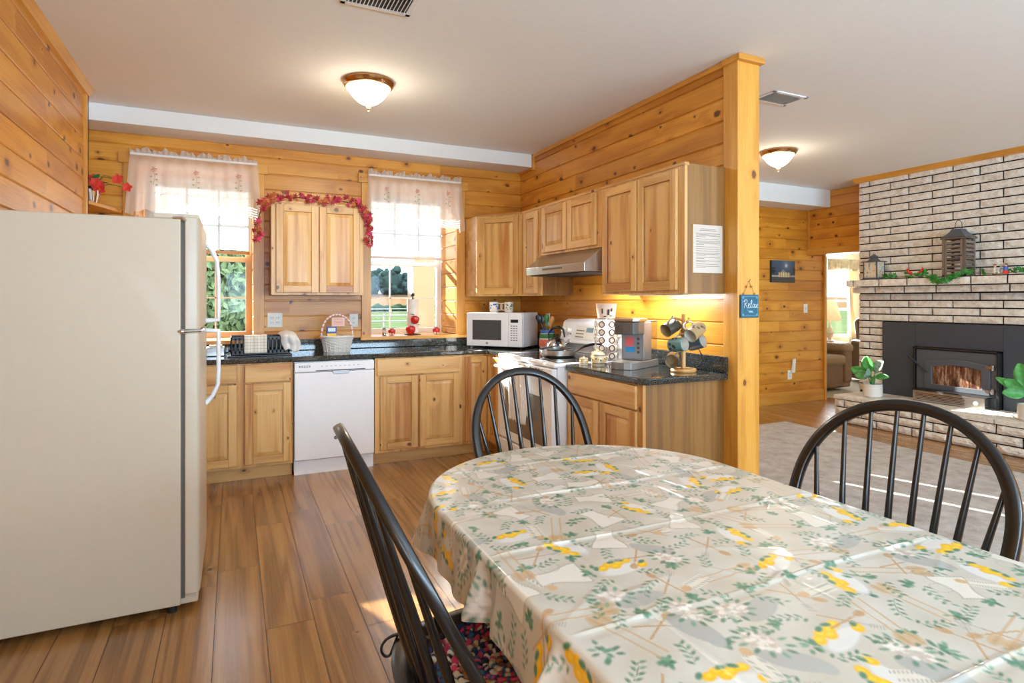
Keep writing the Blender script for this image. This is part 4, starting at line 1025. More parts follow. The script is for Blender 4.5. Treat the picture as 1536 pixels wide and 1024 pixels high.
plate('wall_outlet', 'white outlet plate on the pine wall behind the utensil crock', TR(XR-.0005, 4.86, 1.17, -PI/2), .075, .12)
plate('light_switch', 'single white light switch on the living room pine wall', TR(6.95, LB-.0005, 1.245), .075, .12, 'switch', cat='light switch')
plate('wall_outlet', 'low white outlet on the living room pine wall under a plugged device', TR(6.65, LB-.0005, .37), .08, .12)
r = thing('plug_in_device', 'slim white plug-in device above the low living room outlet', 'plug-in device', (6.70, LB-.02, .45)); MB().hexa([(6.66, LB-.04, .40), (6.71, LB-.04, .40), (6.71, LB-.008, .40), (6.66, LB-.008, .40)], [(6.69, LB-.03, .58), (6.74, LB-.03, .58), (6.74, LB-.008, .58), (6.69, LB-.008, .58)]).build('housing', 'plate_white', r, bevel=.006)
MB().box(6.68, 6.69, LB-.034, LB-.03, .47, .475).build('indicator', 'ink', r)

# things on the sill of the right window
def apple(mb, x, y, z, R): mb.lathe([(0, .12*R), (.35*R, 0), (.75*R, .3*R), (.98*R, .95*R), (.92*R, 1.45*R), (.55*R, 1.75*R), (.2*R, 1.72*R), (0, 1.55*R)], (x, y, z), 20)
def leafp(mb, c, d, L, w_, up=(0, 0, 1)):
    c = Vector(c); d = Vector(d).normalized(); s_ = d.cross(Vector(up)); s_ = s_.normalized() if s_.length > .01 else Vector((1, 0, 0)); n = s_.cross(d)
    pts = []; 
    for t, w in ((0, .05), (.2, .7), (.5, 1), (.8, .6), (1, .02)): pts += [c+d*L*t-s_*w_*w*.5+n*L*.12*math.sin(t*PI), c+d*L*t+n*L*.05*math.sin(t*PI), c+d*L*t+s_*w_*w*.5+n*L*.12*math.sin(t*PI)]
    fs = []
    for i in range(4):
        for j in range(2): a = i*3+j; fs.append((a, a+1, a+4, a+3))
    mb.add(pts, fs)
def apple_thing(label, x, y, z, R, shaker=None):
    r = thing('apple_figurine', label, 'ornament', (x, y, z)); mb = MB(); apple(mb, x, y, z, R); mb.build('fruit', 'red', r, smooth=True)
    mb = MB(); leafp(mb, (x, y, z+1.6*R), (.9, -.2, .4), R*1.2, R*.8); leafp(mb, (x, y, z+1.6*R), (-.8, -.2, .3), R*.9, R*.6); mb.build('leaf', 'green', r, solid=.002)
    MB().tube([(x, y, z+1.5*R), (x+.004, y, z+2.0*R)], .003, 6).build('stem', 'bark', r)
    mb = MB(); mb.ball((x-R*.6, y-R*.9, z+R*.35), R*.33).ball((x+R*.1, y-R*1.0, z+R*.3), R*.28); mb.build('blossom', 'ceramic', r, smooth=True)
    return r
SZ = 1.02
apple_thing('red apple ornament at the left end of the right window sill', 1.36, 5.56, SZ, .036)
r = thing('salt_shaker', 'small glass shaker left of the left apple ornament', 'shaker', (1.285, 5.55, SZ)); MB().lathe([(0, 0), (.018, 0), (.018, .05), (.014, .06)], (1.285, 5.55, SZ), 16).build('jar', 'clear_plastic', r, smooth=True); MB().lathe([(0, .002), (.0165, .002), (.0165, .025), (0, .025)], (1.285, 5.55, SZ), 16).build('contents', 'bark', r); MB().lathe([(.016, .06), (.016, .068), (0, .07)], (1.285, 5.55, SZ), 16).build('cap', 'dark', r)
apple_thing('red apple ornament at the right end of the sill under the right window', 1.80, 5.56, SZ, .038)
x, y = 1.575, 5.60
r = thing('paper_towel_holder', 'upright paper towel holder with two red apples on the window sill', 'paper towel holder', (x, y, SZ))
MB().lathe([(0, 0), (.08, 0), (.08, .006), (.01, .01), (.006, .012), (.006, .37), (.004, .37)], (x, y, SZ), 30).build('base', 'dark', r, smooth=True)
MB().ball((x, y, SZ+.385), .019).build('finial', 'dark', r, smooth=True)
mb = MB(); apple(mb, x-.045, y-.085, SZ+.006, .048); apple(mb, x+.0, y-.075, SZ+.105, .045); mb.build('apple_ornament', 'red', r, smooth=True)
mb = MB(); leafp(mb, (x-.01, y-.09, SZ+.19), (-.9, -.3, .2), .05, .03); leafp(mb, (x+.01, y-.10, SZ+.10), (.9, -.3, -.2), .045, .025); leafp(mb, (x-.03, y-.11, SZ+.11), (-.5, -.6, .2), .04, .025); mb.build('leaf', 'green', r, solid=.002)
t_ = thing('paper_towel_roll', 'white paper towel roll on the sill holder', 'paper towel', (x, y, SZ)); MB().lathe([(.02, .014), (.056, .014), (.056, .34), (.02, .34), (.02, .014)], (x, y, SZ), 36).build('roll', 'white_matte', t_, smooth=True)
MB().lathe([(.0195, .013), (.0195, .341), (.0175, .341), (.0175, .013)], (x, y, SZ), 20).build('core', 'suede', t_)

# corner shelf with flower pot
struct('trim_7', MB().prism([(-1.36, W-.001), (-.78, W-.001), (-.80, 5.3), (-.85, 5.12), (-.93, 4.93), (-1.0, 4.846), (-1.36, 4.846)], 2.02, 2.045, 'z', 'y', 'z'), 'pine_trim', bevel=.004)
r = thing('flower_pot', 'silver pot of red artificial flowers on the corner shelf', 'flower pot', (-.955, 5.22, 2.045))
x, y = -.955, 5.22
MB().lathe([(0, 0), (.05, 0), (.07, .09), (.074, .11), (.068, .11), (.05, .01)], (x, y, 2.045), 24).build('pot', 'chrome', r, smooth=True)
mf = MB(); ml = MB(); ms = MB(); random.seed(11)
for k in range(11):
    fx = x+uni(-.07, .14)+.014*k; fz = 2.22+uni(-.03, .06)-.009*k; fy = y-.03+uni(-.06, .04)
    ms.tube([(x, y, 2.14), ((x+fx)/2, (y+fy)/2, max(fz, 2.16)+.02), (fx, fy, fz)], .0025, 5)
    for p in range(5):
        a = p*2*PI/5+k; leafp(mf, (fx, fy-.005, fz), (math.cos(a), -.25, math.sin(a)), .038, .034, (0, -1, .1))
for k in range(7): leafp(ml, (x+uni(0, .05), y-.02, 2.17+uni(-.02, .05)), (uni(-.6, 1), uni(-.6, .2), uni(-.1, .5)), .09, .05)
mf.build('blossom', 'flower_red', r, solid=.001); ml.build('leaf', 'green', r, solid=.001); ms.build('stem', 'green', r)

# autumn leaf garland on the wall cabinet
def garland_path(px): pass
gp = [(.185, 5.12, 1.84), (.17, 5.11, 1.95), (.215, 5.11, 2.10), (.30, 5.10, 2.175), (.46, 5.11, 2.19), (.62, 5.11, 2.18), (.78, 5.11, 2.185), (.92, 5.11, 2.17), (1.01, 5.11, 2.12), (1.04, 5.11, 2.02), (1.055, 5.11, 1.92), (1.035, 5.11, 1.82)]
gp = smo(gp, 3)
r = thing('leaf_garland', 'red and orange autumn leaf garland draped over the wall cabinet between the windows', 'garland', (.63, 5.12, 2.16))
MB().tube(gp, .004, 6).build('vine', 'bark', r)
def maple(mb, c, R, rot):
    pts = []
    prof = [(-90, .15), (-60, .55), (-35, .45), (-10, 1.0), (12, .55), (40, .95), (62, .5), (90, 1.15), (118, .5), (140, .95), (168, .55), (190, 1.0), (215, .45), (240, .55)]
    pts = [Vector((0, 0, 0))]+[Vector((math.cos(math.radians(a))*q, math.sin(math.radians(a))*q, -.18*q*q)) for a, q in prof]
    k = len(prof); mb.add([Vector(c)+rot @ p*R for p in pts], [(0, 1+i, 1+(i+1) % k) for i in range(k)])
random.seed(21); ms = [MB(), MB(), MB()]
for k in range(150):
    t = rnd()*(len(gp)-1.001); i = int(t); p = gp[i].lerp(gp[i+1], t-i)+Vector((uni(-.028, .028), uni(-.045, .0), uni(-.025, .03)))
    rot = Euler((PI/2+uni(-.7, .7), uni(-.7, .7), uni(-.5, .5))).to_matrix() @ Matrix.Rotation(uni(0, 6.28), 3, 'Z')
    maple(random.choice([ms[0], ms[0], ms[1], ms[2]]), p, uni(.022, .038), rot)
ms[0].build('red_leaf', 'fall_red', r, kind='stuff'); ms[1].build('orange_leaf', 'fall_orange', r, kind='stuff'); ms[2].build('pink_leaf', 'fall_pink', r, kind='stuff')

# paper on the cabinet side
y = 2.644
r = thing('notice_sheet', 'printed sheet in a clear sleeve taped to the end of the wall cabinet', 'paper', (2.51, y, 1.65))
B(2.402, 2.628, y-.002, y, 1.51, 1.79).build('paper', 'paper', r); B(2.394, 2.402, y-.003, y+.0, 1.505, 1.795).build('sleeve_edge', 'film', r)
mb = MB(); random.seed(4); z = 1.765
mb.box(2.46, 2.57, y-.0026, y-.0018, z, z+.003).box(2.45, 2.58, y-.0026, y-.0018, z-.009, z-.006); z -= .026
for grp in (4, 1, 4, 1, 1, 1, 3, 2, 2, 1, 2):
    for q in range(grp): mb.box(2.425, 2.425+uni(.15, .19)*(1 if q < grp-1 or grp == 1 else .4), y-.0026, y-.0018, z, z+.0022); z -= .0068
    z -= .0055
mb.build('printed_line', 'ink', r)
# relax sign on post
yp = 2.551-.001
r = thing('hanging_sign', 'small teal square sign reading Relax hanging on the post', 'sign', (2.74, yp, 1.315))
B(2.668, 2.812, yp-.012, yp-.002, 1.248, 1.383).build('board', 'sign_teal', r, bevel=.004)
mb = MB(); e = yp-.0135
for (a, b_, c_, d_2) in ((2.678, 2.802, 1.258, 1.260), (2.678, 2.802, 1.371, 1.373), (2.678, 2.680, 1.258, 1.373), (2.800, 2.802, 1.258, 1.373)): mb.box(a, b_, e, e+.002, c_, d_2)
for (a, c_) in ((2.686, 1.266), (2.794, 1.266), (2.686, 1.365), (2.794, 1.365)): mb.ball((a, e+.001, c_), .006, sy=.15, n=8, m=5)
mb.build('border_line', flat('sign_border', (110, 165, 185), .6), r)
# script lettering drawn as strokes
mb = MB()
def stroke(pts, s=.001, x0=2.69, z0=1.306):
    q = [Vector((x0+a*s, e, z0+b_*s)) for a, b_ in pts]
    out = []
    for i in range(len(q)-1):
        p0, p1, p2, p3 = q[max(i-1, 0)], q[i], q[i+1], q[min(i+2, len(q)-1)]
        for k in range(5):
            t = k/5; out.append(.5*((2*p1)+(p2-p0)*t+(2*p0-5*p1+4*p2-p3)*t*t+(3*p1-p0-3*p2+p3)*t**3))
    out.append(q[-1]); mb.tube(out, .0016, 6)
stroke([(4, 38), (8, 44), (6, 20), (2, -2)]); stroke([(-2, 34), (6, 44), (20, 46), (26, 38), (18, 26), (6, 22), (16, 16), (24, 4), (32, -2)])
stroke([(30, 10), (42, 16), (42, 24), (36, 24), (34, 10), (40, 0), (48, 2), (54, 12)]); stroke([(52, 8), (62, 30), (62, 44), (57, 40), (54, 14), (58, 0), (66, 6)])
stroke([(84, 18), (76, 22), (70, 12), (72, 2), (80, 4), (86, 20), (84, 6), (90, 0), (96, 8)]); stroke([(94, 20), (100, 14), (104, 2), (112, 2)]); stroke([(112, 22), (104, 12), (94, 0)])
mb.build('lettering', 'sign_line', r)
MB().ball((2.745, e+.001, 1.283), .018, sy=.06, sz=.35).tube([(2.715, e, 1.292), (2.735, e, 1.286), (2.765, e, 1.276)], .0012, 5).build('feather_drawing', flat('feather', (140, 180, 195), .6), r)
MB().tube([(2.695, yp-.006, 1.383), (2.74, yp-.004, 1.462), (2.785, yp-.006, 1.383)], .0015, 6).build('twine', 'twine', r)
MB().ball((2.72, yp-.006, 1.43), .007).ball((2.76, yp-.006, 1.43), .007).ball((2.697, yp-.006, 1.388), .006).ball((2.783, yp-.006, 1.388), .006).build('bead', 'plain_wood', r, smooth=True)
MB().tube([(2.74, yp+.001, 1.46), (2.74, yp-.008, 1.462), (2.745, yp-.009, 1.475)], .002, 6).build('nail', 'dark', r)

# ceiling lamps and vents
def lamp(label, x, y):
    r = thing('ceiling_lamp', label, 'ceiling lamp', (x, y, HC), group='bronze bowl ceiling lamps')
    MB().lathe([(0, 0), (.165, 0), (.168, -.012), (.155, -.035), (.142, -.042), (0, -.040)], (x, y, HC), 48).build('mounting_ring', 'bronze', r, smooth=True)
    MB().lathe([(.144, -.042), (.14, -.052), (.126, -.058), (.122, -.075), (.10, -.105), (.085, -.118), (.06, -.138), (.03, -.152), (0, -.155)], (x, y, HC), 48).build('glass_bowl', 'lamp_glass', r, smooth=True)
    MB().lathe([(0, -.15), (.024, -.152), (.026, -.162), (.016, -.17), (.006, -.176), (.007, -.19), (0, -.196)], (x, y, HC), 20).build('finial', 'bronze', r, smooth=True)
    light('ceiling_lamp_light', 'AREA', (x, y, HC-.2), (0, 0, 0), 9, (1, .86, .66), shape='DISK', size=.26)
    light('ceiling_lamp_upglow', 'POINT', (x, y, HC-.22), (0, 0, 0), 5, (1, .86, .66), shadow_soft_size=.1)
lamp('bronze and frosted glass ceiling lamp over the kitchen floor', .80, 3.90)
lamp('bronze and frosted glass ceiling lamp in the living room beyond the post', 4.72, 4.03)
def vent(label, x0, x1, y0, y1):
    r = thing('ceiling_vent', label, 'vent', ((x0+x1)/2, (y0+y1)/2, HC), group='white ceiling registers')
    mb = MB()
    for q in ((x0, x1, y0, y0+.025), (x0, x1, y1-.025, y1), (x0, x0+.025, y0, y1), (x1-.025, x1, y0, y1)): mb.box(*q, HC-.008, HC-.0)
    mb.build('frame', 'vent', r, bevel=.002); B(x0+.02, x1-.02, y0+.02, y1-.02, HC-.003, HC-.001).build('duct_opening', 'dark', r)
    n = int((x1-x0-.05)/.018)
    for k in range(n):
        x = x0+.03+k*.018; MB().hexa([(x, y0+.025, HC-.012), (x+.002, y0+.025, HC-.012), (x+.002, y1-.025, HC-.012), (x, y1-.025, HC-.012)], [(x+.009, y0+.025, HC-.001), (x+.011, y0+.025, HC-.001), (x+.011, y1-.025, HC-.001), (x+.009, y1-.025, HC-.001)]).build('louver', 'vent', r)
vent('white ceiling register near the camera above the kitchen', .46, .80, 2.70, 2.91); vent('white ceiling register in the living room right of the post', 3.33, 3.66, 2.87, 3.07)

# ------------------------------------------------------------------ fireplace
FX = 6.68; FY0, FY1 = 2.42, 4.57
random.seed(17)
def block(mb, x, y0, y1, z0, z1, dep, rough_=.006, faceL=True):
    """split-faced block; front toward -X at x; also its +Y and -Y ends"""
    j = .0075; y0 += j; y1 -= j; z0 += j*.9; z1 -= j*.9; nu = max(2, int((y1-y0)/.04)); nv = 3; sd = uni(0, 99); pid = rnd()
    def fn(u, v):
        yy = y0+(y1-y0)*u; zz = z0+(z1-z0)*v; ed = (u in (0, 1)) or (v in (0, 1))
        dx = rough_*(noise.noise(Vector((yy*14, zz*20, sd)))*1.2) - (0 if ed else rough_)
        return (x+dx+(.004 if ed else 0), yy, zz)
    mb.grid(lambda u, v: fn(round(u*nu)/nu, round(v*nv)/nv), nu, nv)
    mb.box(x+.006, x+dep, y0, y1, z0, z1)
def courses(mb, x, ya, yb, z0, z1, h, L, dep, back, phase=0, rough_=.004, skip=None):
    n = round((z1-z0)/h); h = (z1-z0)/n
    for k in range(n):
        off = [L*.30, L*.85][(k+phase) % 2]; ys = [yb]; y = yb-off
        while y > ya+.03: ys.append(y); y -= L
        ys.append(ya)
        for i in range(len(ys)-1):
            a, b_ = ys[i+1], ys[i]; c_, d_2 = z0+k*h, z0+(k+1)*h
            if skip and not (d_2 <= skip[2]+.02 or c_ >= skip[3]-.02):
                if a >= skip[0]-.001 and b_ <= skip[1]+.001: continue
                if a < skip[1] < b_: block(mb, x, skip[1], b_, c_, d_2, dep, rough_)
                if a < skip[0] < b_: block(mb, x, a, skip[0], c_, d_2, dep, rough_)
                if (a < skip[1] < b_) or (a < skip[0] < b_): continue
            block(mb, x, a, b_, c_, d_2, dep, rough_)
SK = (2.74, 4.28, .30, 1.115)
r = thing('fireplace', 'brick fireplace wall of cream split stone with dark joints, mantel and hearth', 'fireplace', (6.7, 3.5, 0))
mb = MB(); courses(mb, FX, FY0, FY1, 1.595, HC-.02, .0845, .44, .05, 0, 1); mb.build('chimney_brick', 'brick', r)
mb = MB(); courses(mb, FX, FY0, FY1, .30, 1.118, .0845, .44, .05, 0, 0, .004, SK); courses(mb, FX, FY0, FY1, 1.118, 1.43, .0845, .44, .05, 0, 0, .004); mb.build('surround_brick', 'brick', r)
mb = MB(); mb.box(FX+.018, 7.03, FY0+.01, FY1-.01, 1.44, HC-.001); mb.box(FX+.018, 7.03, 4.28, FY1-.01, .0, 1.44).box(FX+.018, 7.03, FY0+.01, 2.74, 0, 1.44).box(FX+.018, 7.03, 2.74, 4.28, 1.115, 1.44)
mb.build('mortar', 'mortar', r)
mb = MB(); courses(mb, 6.45, FY0-.05, FY1-.0, 1.505, 1.590, .085, .30, .30, 0, 0); courses(mb, 6.55, FY0-.03, FY1-.01, 1.43, 1.508, .078, .32, .2, 0, 1)
mb.build('mantel', 'brick', r); B(6.465, FX+.03, FY0-.04, FY1-.01, 1.512, 1.583).box(6.565, FX+.03, FY0-.02, FY1-.02, 1.436, 1.506).build('mantel_mortar', 'mortar', r)
# hearth
mb = MB(); courses(mb, 6.10, FY0-.1, 4.45, 0, .255, .085, .36, .2, 0, 0, .010)
for k in range(3):
    mb.T = Matrix.Translation((0, 0, 0)); mb.box(6.11, 6.66, 4.44, 4.455, k*.085+.006, k*.085+.079)
mb.build('hearth_brick', 'brick', r); B(6.118, 6.70, FY0-.09, 4.442, 0, .262).build('hearth_mortar', 'mortar', r)
mb = MB(); y = 4.46
while y > FY0-.1:
    L = uni(.28, .4); a = max(y-L, FY0-.12)
    MBx = mb; sd = uni(0, 9)
    mb.box(6.09, 6.40, a+.004, y-.004, .258, .30); mb.box(6.405, 6.70, a+.004, y-.004, .258, .30); y = a
mb.build('hearth_cap', 'brick', r, bevel=.004)
# insert
r = thing('stove_insert', 'dark grey steel wood stove insert with glass door set into the brick', 'wood stove', (6.66, 3.51, .30))
for (a, b_, c_, d_2) in ((3.912, 4.27, .30, 1.11), (3.108, 3.91, .862, 1.11), (2.75, 3.106, .30, 1.11)): B(6.655, 6.685, a, b_, c_, d_2).build('surround_panel', 'stove_panel', r, bevel=.002)
MB().box(6.60, 6.66, 3.885, 3.905, .30, .857).box(6.60, 6.66, 3.115, 3.135, .30, .857).box(6.60, 6.66, 3.115, 3.905, .84, .857).build('trim_frame', 'dark', r, bevel=.003)
B(6.62, 7.0, 3.14, 3.88, .30, .835).build('firebox', 'stove_iron', r, bevel=.006)
# door: frame with arched top
def arch_loop(y0, y1, z0, z1, rise, n=16):
    pts = [(y0, z0)]; pts += [(y0+(y1-y0)*i/n, z1+rise*math.sin(PI*i/n)) for i in range(n+1)]; pts += [(y1, z0)]; return pts
dy0, dy1, dz0, dz1 = 3.19, 3.79, .425, .715
outer = arch_loop(dy0, dy1, dz0, dz1, .035); inner = arch_loop(dy0+.075, dy1-.075, dz0+.055, dz1-.055, .03)
k = len(outer); mb = MB(); vs = [(6.60, a, b_) for a, b_ in outer]+[(6.60, a, b_) for a, b_ in inner]+[(6.63, a, b_) for a, b_ in outer]+[(6.615, a, b_) for a, b_ in inner]
fs = []
for i in range(k):
    j = (i+1) % k; fs += [(i, j, k+j, k+i), (i, 2*k+i, 2*k+j, j), (k+i, k+j, 3*k+j, 3*k+i)]
mb.add(vs, fs); dd = mb.build('stove_door', 'stove_iron', r, bevel=.006, seg=2)
MB().prism(inner, 6.612, 6.616, 'x').build('door_glass', 'stove_glass', dd)
MB().tube([(6.60, 3.76, .60), (6.57, 3.78, .63), (6.52, 3.86, .73), (6.50, 3.90, .77)], [.006, .007, .012, .011], 10).build('door_handle', 'dark', dd, smooth=True)
for z in (.47, .70): MB().lathe([(.014, -.025), (.014, .025)], (6.605, 3.17, z), 14).box(6.595, 6.61, 3.15, 3.23, z-.012, z+.012).build('hinge', 'steel', dd)
bl = B(6.47, 6.62, 3.17, 3.83, .305, .415).build('blower_box', 'steel', r, bevel=.006)
mb = MB()
for q in range(5): mb.box(6.467, 6.4705, 3.34, 3.80, .325+q*.015, .330+q*.015)
mb.build('grille_slot', 'dark', bl); B(6.465, 6.62, 3.15, 3.85, .416, .424).build('ash_lip', 'dark', r, bevel=.002)
MB().ball((6.46, 3.24, .36), .018).build('knob', 'plate_white', bl, smooth=True)
random.seed(9)
pts = [Vector((6.44, 3.10, .306))]
for t in range(40):
    pts.append(Vector((6.36+.06*math.sin(t*.55), 3.12-.010*t+.07*math.cos(t*.5), .306+.012*abs(math.sin(t*.8)))))
tag(MB().tube(pts, .004, 6).build('power_cord', 'white', smooth=True), 'white power cord coiled on the hearth in front of the stove insert', 'cord')

# pots with rubber plant leaves
def plant(label, x, y, z, leaves, pot_r=.095, sc=1):
    r = thing('potted_plant', label, 'plant', (x, y, z))
    prof = [(0, 0), (pot_r*.82, 0), (pot_r*.98, .02)]+[(pot_r*(1.0+.012*(-1)**k), .02+.014*k) for k in range(8)]+[(pot_r*.98, .145), (pot_r*.88, .145), (pot_r*.86, .12), (0, .12)]
    MB().lathe(prof, (x, y, z), 36).build('pot', 'ceramic', r, smooth=True)
    MB().lathe([(0, .122), (pot_r*.86, .122)], (x, y, z), 20).build('soil', 'bark', r)
    for (dx, dy, dz, L, w_, mt) in leaves:
        d = Vector((dx, dy, dz)).normalized(); b0 = Vector((x+dx*.02, y+dy*.02, z+.12)); b1 = b0+Vector((dx*.03, dy*.03, .10+dz*.06))*sc
        s_ = d.cross(Vector((-1, 0, .35))).normalized(); n = s_.cross(d)
        def fn(u, v):
            t = v; ww = w_*math.sin(PI*min(1, t*.93+.04))**.7; a = (u-.5)
            return b1+d*L*t+s_*ww*a+n*(abs(a)*ww*.35-.12*L*t*t)
        MB().grid(fn, 6, 10).build('leaf', mt, r, smooth=60, solid=.0015)
        MB().tube([b0, b0.lerp(b1, .5)+Vector((0, 0, .01)), b1], .004, 6).build('stem', 'leaf', r)
plant('broad-leaved green plant in a ribbed white pot at the left end of the hearth', 6.29, 4.14, .301, [(-.3, .95, .35, .18, .10, 'leaf'), (-.35, .15, 1, .17, .14, 'leaf'), (-.2, -.6, .85, .17, .12, 'leaf_pale'), (-.5, -1.0, .15, .20, .07, 'leaf'), (-.8, -.1, .25, .14, .12, 'leaf_pale'), (-.5, .6, .1, .13, .11, 'leaf'), (-.1, .6, .9, .13, .10, 'leaf'), (.3, -.3, .9, .14, .10, 'leaf_pale'), (-.7, -.5, -.05, .12, .09, 'leaf')])
plant('green plant in a white pot at the right edge of the view on the hearth', 6.27, 2.72, .301, [(-.3, .95, .55, .22, .07, 'leaf'), (-.3, .7, .5, .17, .11, 'leaf'), (-.2, .3, 1.1, .22, .13, 'leaf'), (-.6, .7, .1, .15, .10, 'leaf'), (-.5, -.3, .8, .2, .12, 'leaf'), (-.2, -1, .4, .2, .1, 'leaf')])

# mantel things
MZ = 1.592
r = thing('wooden_lantern', 'tall grey slatted wooden lantern with metal roof on the mantel', 'lantern', (6.56, 3.44, MZ))
LX0, LX1, LY0, LY1 = 6.47, 6.65, 3.335, 3.545
mb = MB()
for (a, b_) in ((LX0, LY0), (LX1-.022, LY0), (LX0, LY1-.022), (LX1-.022, LY1-.022)): mb.box(a, a+.022, b_, b_+.022, MZ, MZ+.37, 'z', 'x')
mb.box(LX0, LX1, LY0, LY1, MZ, MZ+.02, 'y', 'z').box(LX0-.012, LX1+.012, LY0-.012, LY1+.012, MZ+.37, MZ+.388, 'y', 'z')
mb.build('frame', 'grey_wood', r, bevel=.002)
mb = MB()
for k in range(8):
    z = MZ+.045+k*.04; mb.box(LX0+.004, LX0+.010, LY0+.03, LY1-.03, z, z+.02, 'y', 'x')
mb.box(LX0-.002, LX0+.010, LY0+.024, LY0+.042, MZ+.022, MZ+.366, 'z', 'x').box(LX0-.002, LX0+.010, LY1-.042, LY1-.024, MZ+.022, MZ+.366, 'z', 'x')
dd = mb.build('door', 'grey_wood', r, bevel=.001); MB().ball((LX0-.006, LY0+.032, MZ+.2), .008).build('knob', 'dark', dd, smooth=True)
mb = MB()
for k in range(8):
    z = MZ+.045+k*.04; mb.box(LX0+.022, LX1-.022, LY0+.004, LY0+.010, z, z+.02, 'x', 'y').box(LX0+.022, LX1-.022, LY1-.010, LY1-.004, z, z+.02, 'x', 'y').box(LX1-.010, LX1-.004, LY0+.022, LY1-.022, z, z+.02, 'y', 'x')
mb.build('side_slats', 'grey_wood', r)
mb = MB(); lv = [(.118, 0), (.105, .012), (.075, .035), (.055, .06), (.045, .085), (0.0, .09)]
cxx, cyy = (LX0+LX1)/2, (LY0+LY1)/2
mb.lathe([(a*1.35, b_) for a, b_ in lv], (cxx, cyy, MZ+.388), 4, M_=Matrix.Rotation(PI/4, 3, 'Z')); mb.build('roof', 'stove_iron', r)
MB().tube([(cxx, cyy+.03*math.cos(a)*(1+.35*math.sin(a)), MZ+.47+.09*math.sin(a)) for a in [PI*k/14 for k in range(15)]], .0028, 6).build('ring_handle', 'dark', r, smooth=True)
MB().lathe([(0, 0), (.035, 0), (.035, .12), (0, .12)], (cxx, cyy, MZ+.02), 20).build('candle', 'ceramic', r, smooth=True)
r = thing('metal_lantern', 'small pewter glass lantern with painted panes at the left end of the mantel', 'lantern', (6.54, 4.28, MZ))
a0, a1, b0, b1 = 6.47, 6.61, 4.21, 4.37
mb = MB()
for (a, b_) in ((a0, b0), (a1-.012, b0), (a0, b1-.012), (a1-.012, b1-.012)): mb.box(a, a+.012, b_, b_+.012, MZ, MZ+.19)
mb.box(a0-.004, a1+.004, b0-.004, b1+.004, MZ, MZ+.016).box(a0-.014, a1+.014, b0-.014, b1+.014, MZ+.19, MZ+.20)
mb.build('frame', 'stove_iron', r, bevel=.001)
mb = MB().box(a0+.004, a0+.006, b0+.012, b1-.012, MZ+.016, MZ+.19).box(a0+.012, a1-.012, b0+.004, b0+.006, MZ+.016, MZ+.19)
mb.build('pane', 'painted_pane', r) if 'painted_pane' in M else None
n_ = NT('painted_pane'); tc = n_.n('ShaderNodeTexCoord').outputs['Object']; v_ = n_.noise(tc, 28, 3, .7)
n_.set(n_.b.inputs['Base Color'], n_.ramp(v_, [(.35, S(110, 140, 150)), (.48, S(214, 208, 190)), (.6, S(220, 196, 150)), (.7, S(200, 110, 70))])); n_.b.inputs['Roughness'].default_value = .2; M['painted_pane'] = n_.m
mb.build('painted_pane', 'painted_pane', r)
MB().lathe([(.075, .0), (.06, .012), (.04, .03), (.04, .045), (.05, .047), (.0, .085)], ((a0+a1)/2, (b0+b1)/2, MZ+.20), 4, M_=Matrix.Rotation(PI/4, 3, 'Z')).build('roof', 'stove_iron', r)
MB().tube([(6.54, 4.29+.012*math.cos(a), MZ+.285+.014*math.sin(a)) for a in [PI*2*k/12 for k in range(13)]], .002, 6).build('ring', 'dark', r)
# ivy garland
random.seed(31)
r = thing('ivy_garland', 'green ivy garland trailing along the mantel and over its edge', 'garland', (6.5, 3.5, MZ))
iv = [Vector(p) for p in ((6.60, 4.19, MZ+.01), (6.50, 4.06, MZ+.01), (6.49, 3.95, MZ+.015), (6.48, 3.82, MZ+.01), (6.46, 3.72, MZ+.03), (6.44, 3.62, MZ-.02), (6.43, 3.52, MZ-.07), (6.44, 3.43, MZ-.03), (6.45, 3.37, MZ+.01), (6.46, 3.28, MZ+.03), (6.48, 3.14, MZ+.01), (6.50, 2.96, MZ+.02), (6.50, 2.8, MZ+.02), (6.50, 2.5, MZ+.02))]
MB().tube(iv, .003, 5).build('vine', 'bark', r)
mb = MB(); ivw = [(0, .6), (1, .6), (2, .5), (3, .8), (4, 2.4), (5, 2), (6, 2.0), (7, .8), (8, 1), (9, .7), (10, .4), (11, 1.6), (12, 1.4)]
for k in range(115):
    i = random.choices([a for a, _ in ivw], [b_ for _, b_ in ivw])[0]; t = rnd(); p = iv[i].lerp(iv[i+1], t)+Vector((uni(-.035, .0), uni(-.03, .03), uni(.0, .035)))
    rot = Euler((0, -PI/2+uni(-.8, .5), uni(-.6, .6))).to_matrix() @ Matrix.Rotation(uni(0, 6.28), 3, 'Z')
    maple(mb, p, uni(.022, .036), rot)
mb.build('ivy_leaf', 'ivy', r, kind='stuff')
def bird(label, y, s):
    r = thing('bird_figurine', label, 'figurine', (6.50, y, MZ), group='red bird figurines on the mantel'); z = MZ
    MB().ball((6.50, y, z+.015), .028, sx=.8, sz=.5).build('nest_base', 'suede', r, smooth=True)
    MB().tube([(6.50, y-s*.035, z+.035), (6.50, y-s*.015, z+.048), (6.50, y+s*.008, z+.058), (6.50, y+s*.018, z+.075)], [.006, .018, .02, .012], 12).ball((6.50, y+s*.02, z+.085), .014).lathe([(.006, 0), (0, .018)], (6.50, y+s*.017, z+.094), 8).build('bird_body', 'flower_red', r, smooth=True)
    MB().lathe([(.004, 0), (0, .012)], (6.50, y+s*.032, z+.084), 8, M_=Matrix.Rotation(-s*PI/2, 3, 'X')).build('beak', 'yellow', r)
    MB().tube([(6.50, y-s*.03, z+.038), (6.50, y-s*.055, z+.022)], [.008, .004], 8, flat_=.4).build('tail', 'fall_red', r)
bird('red bird figurine nearer the small lantern on the mantel', 3.88, 1); bird('red bird figurine nearer the tall lantern on the mantel', 3.765, -1)
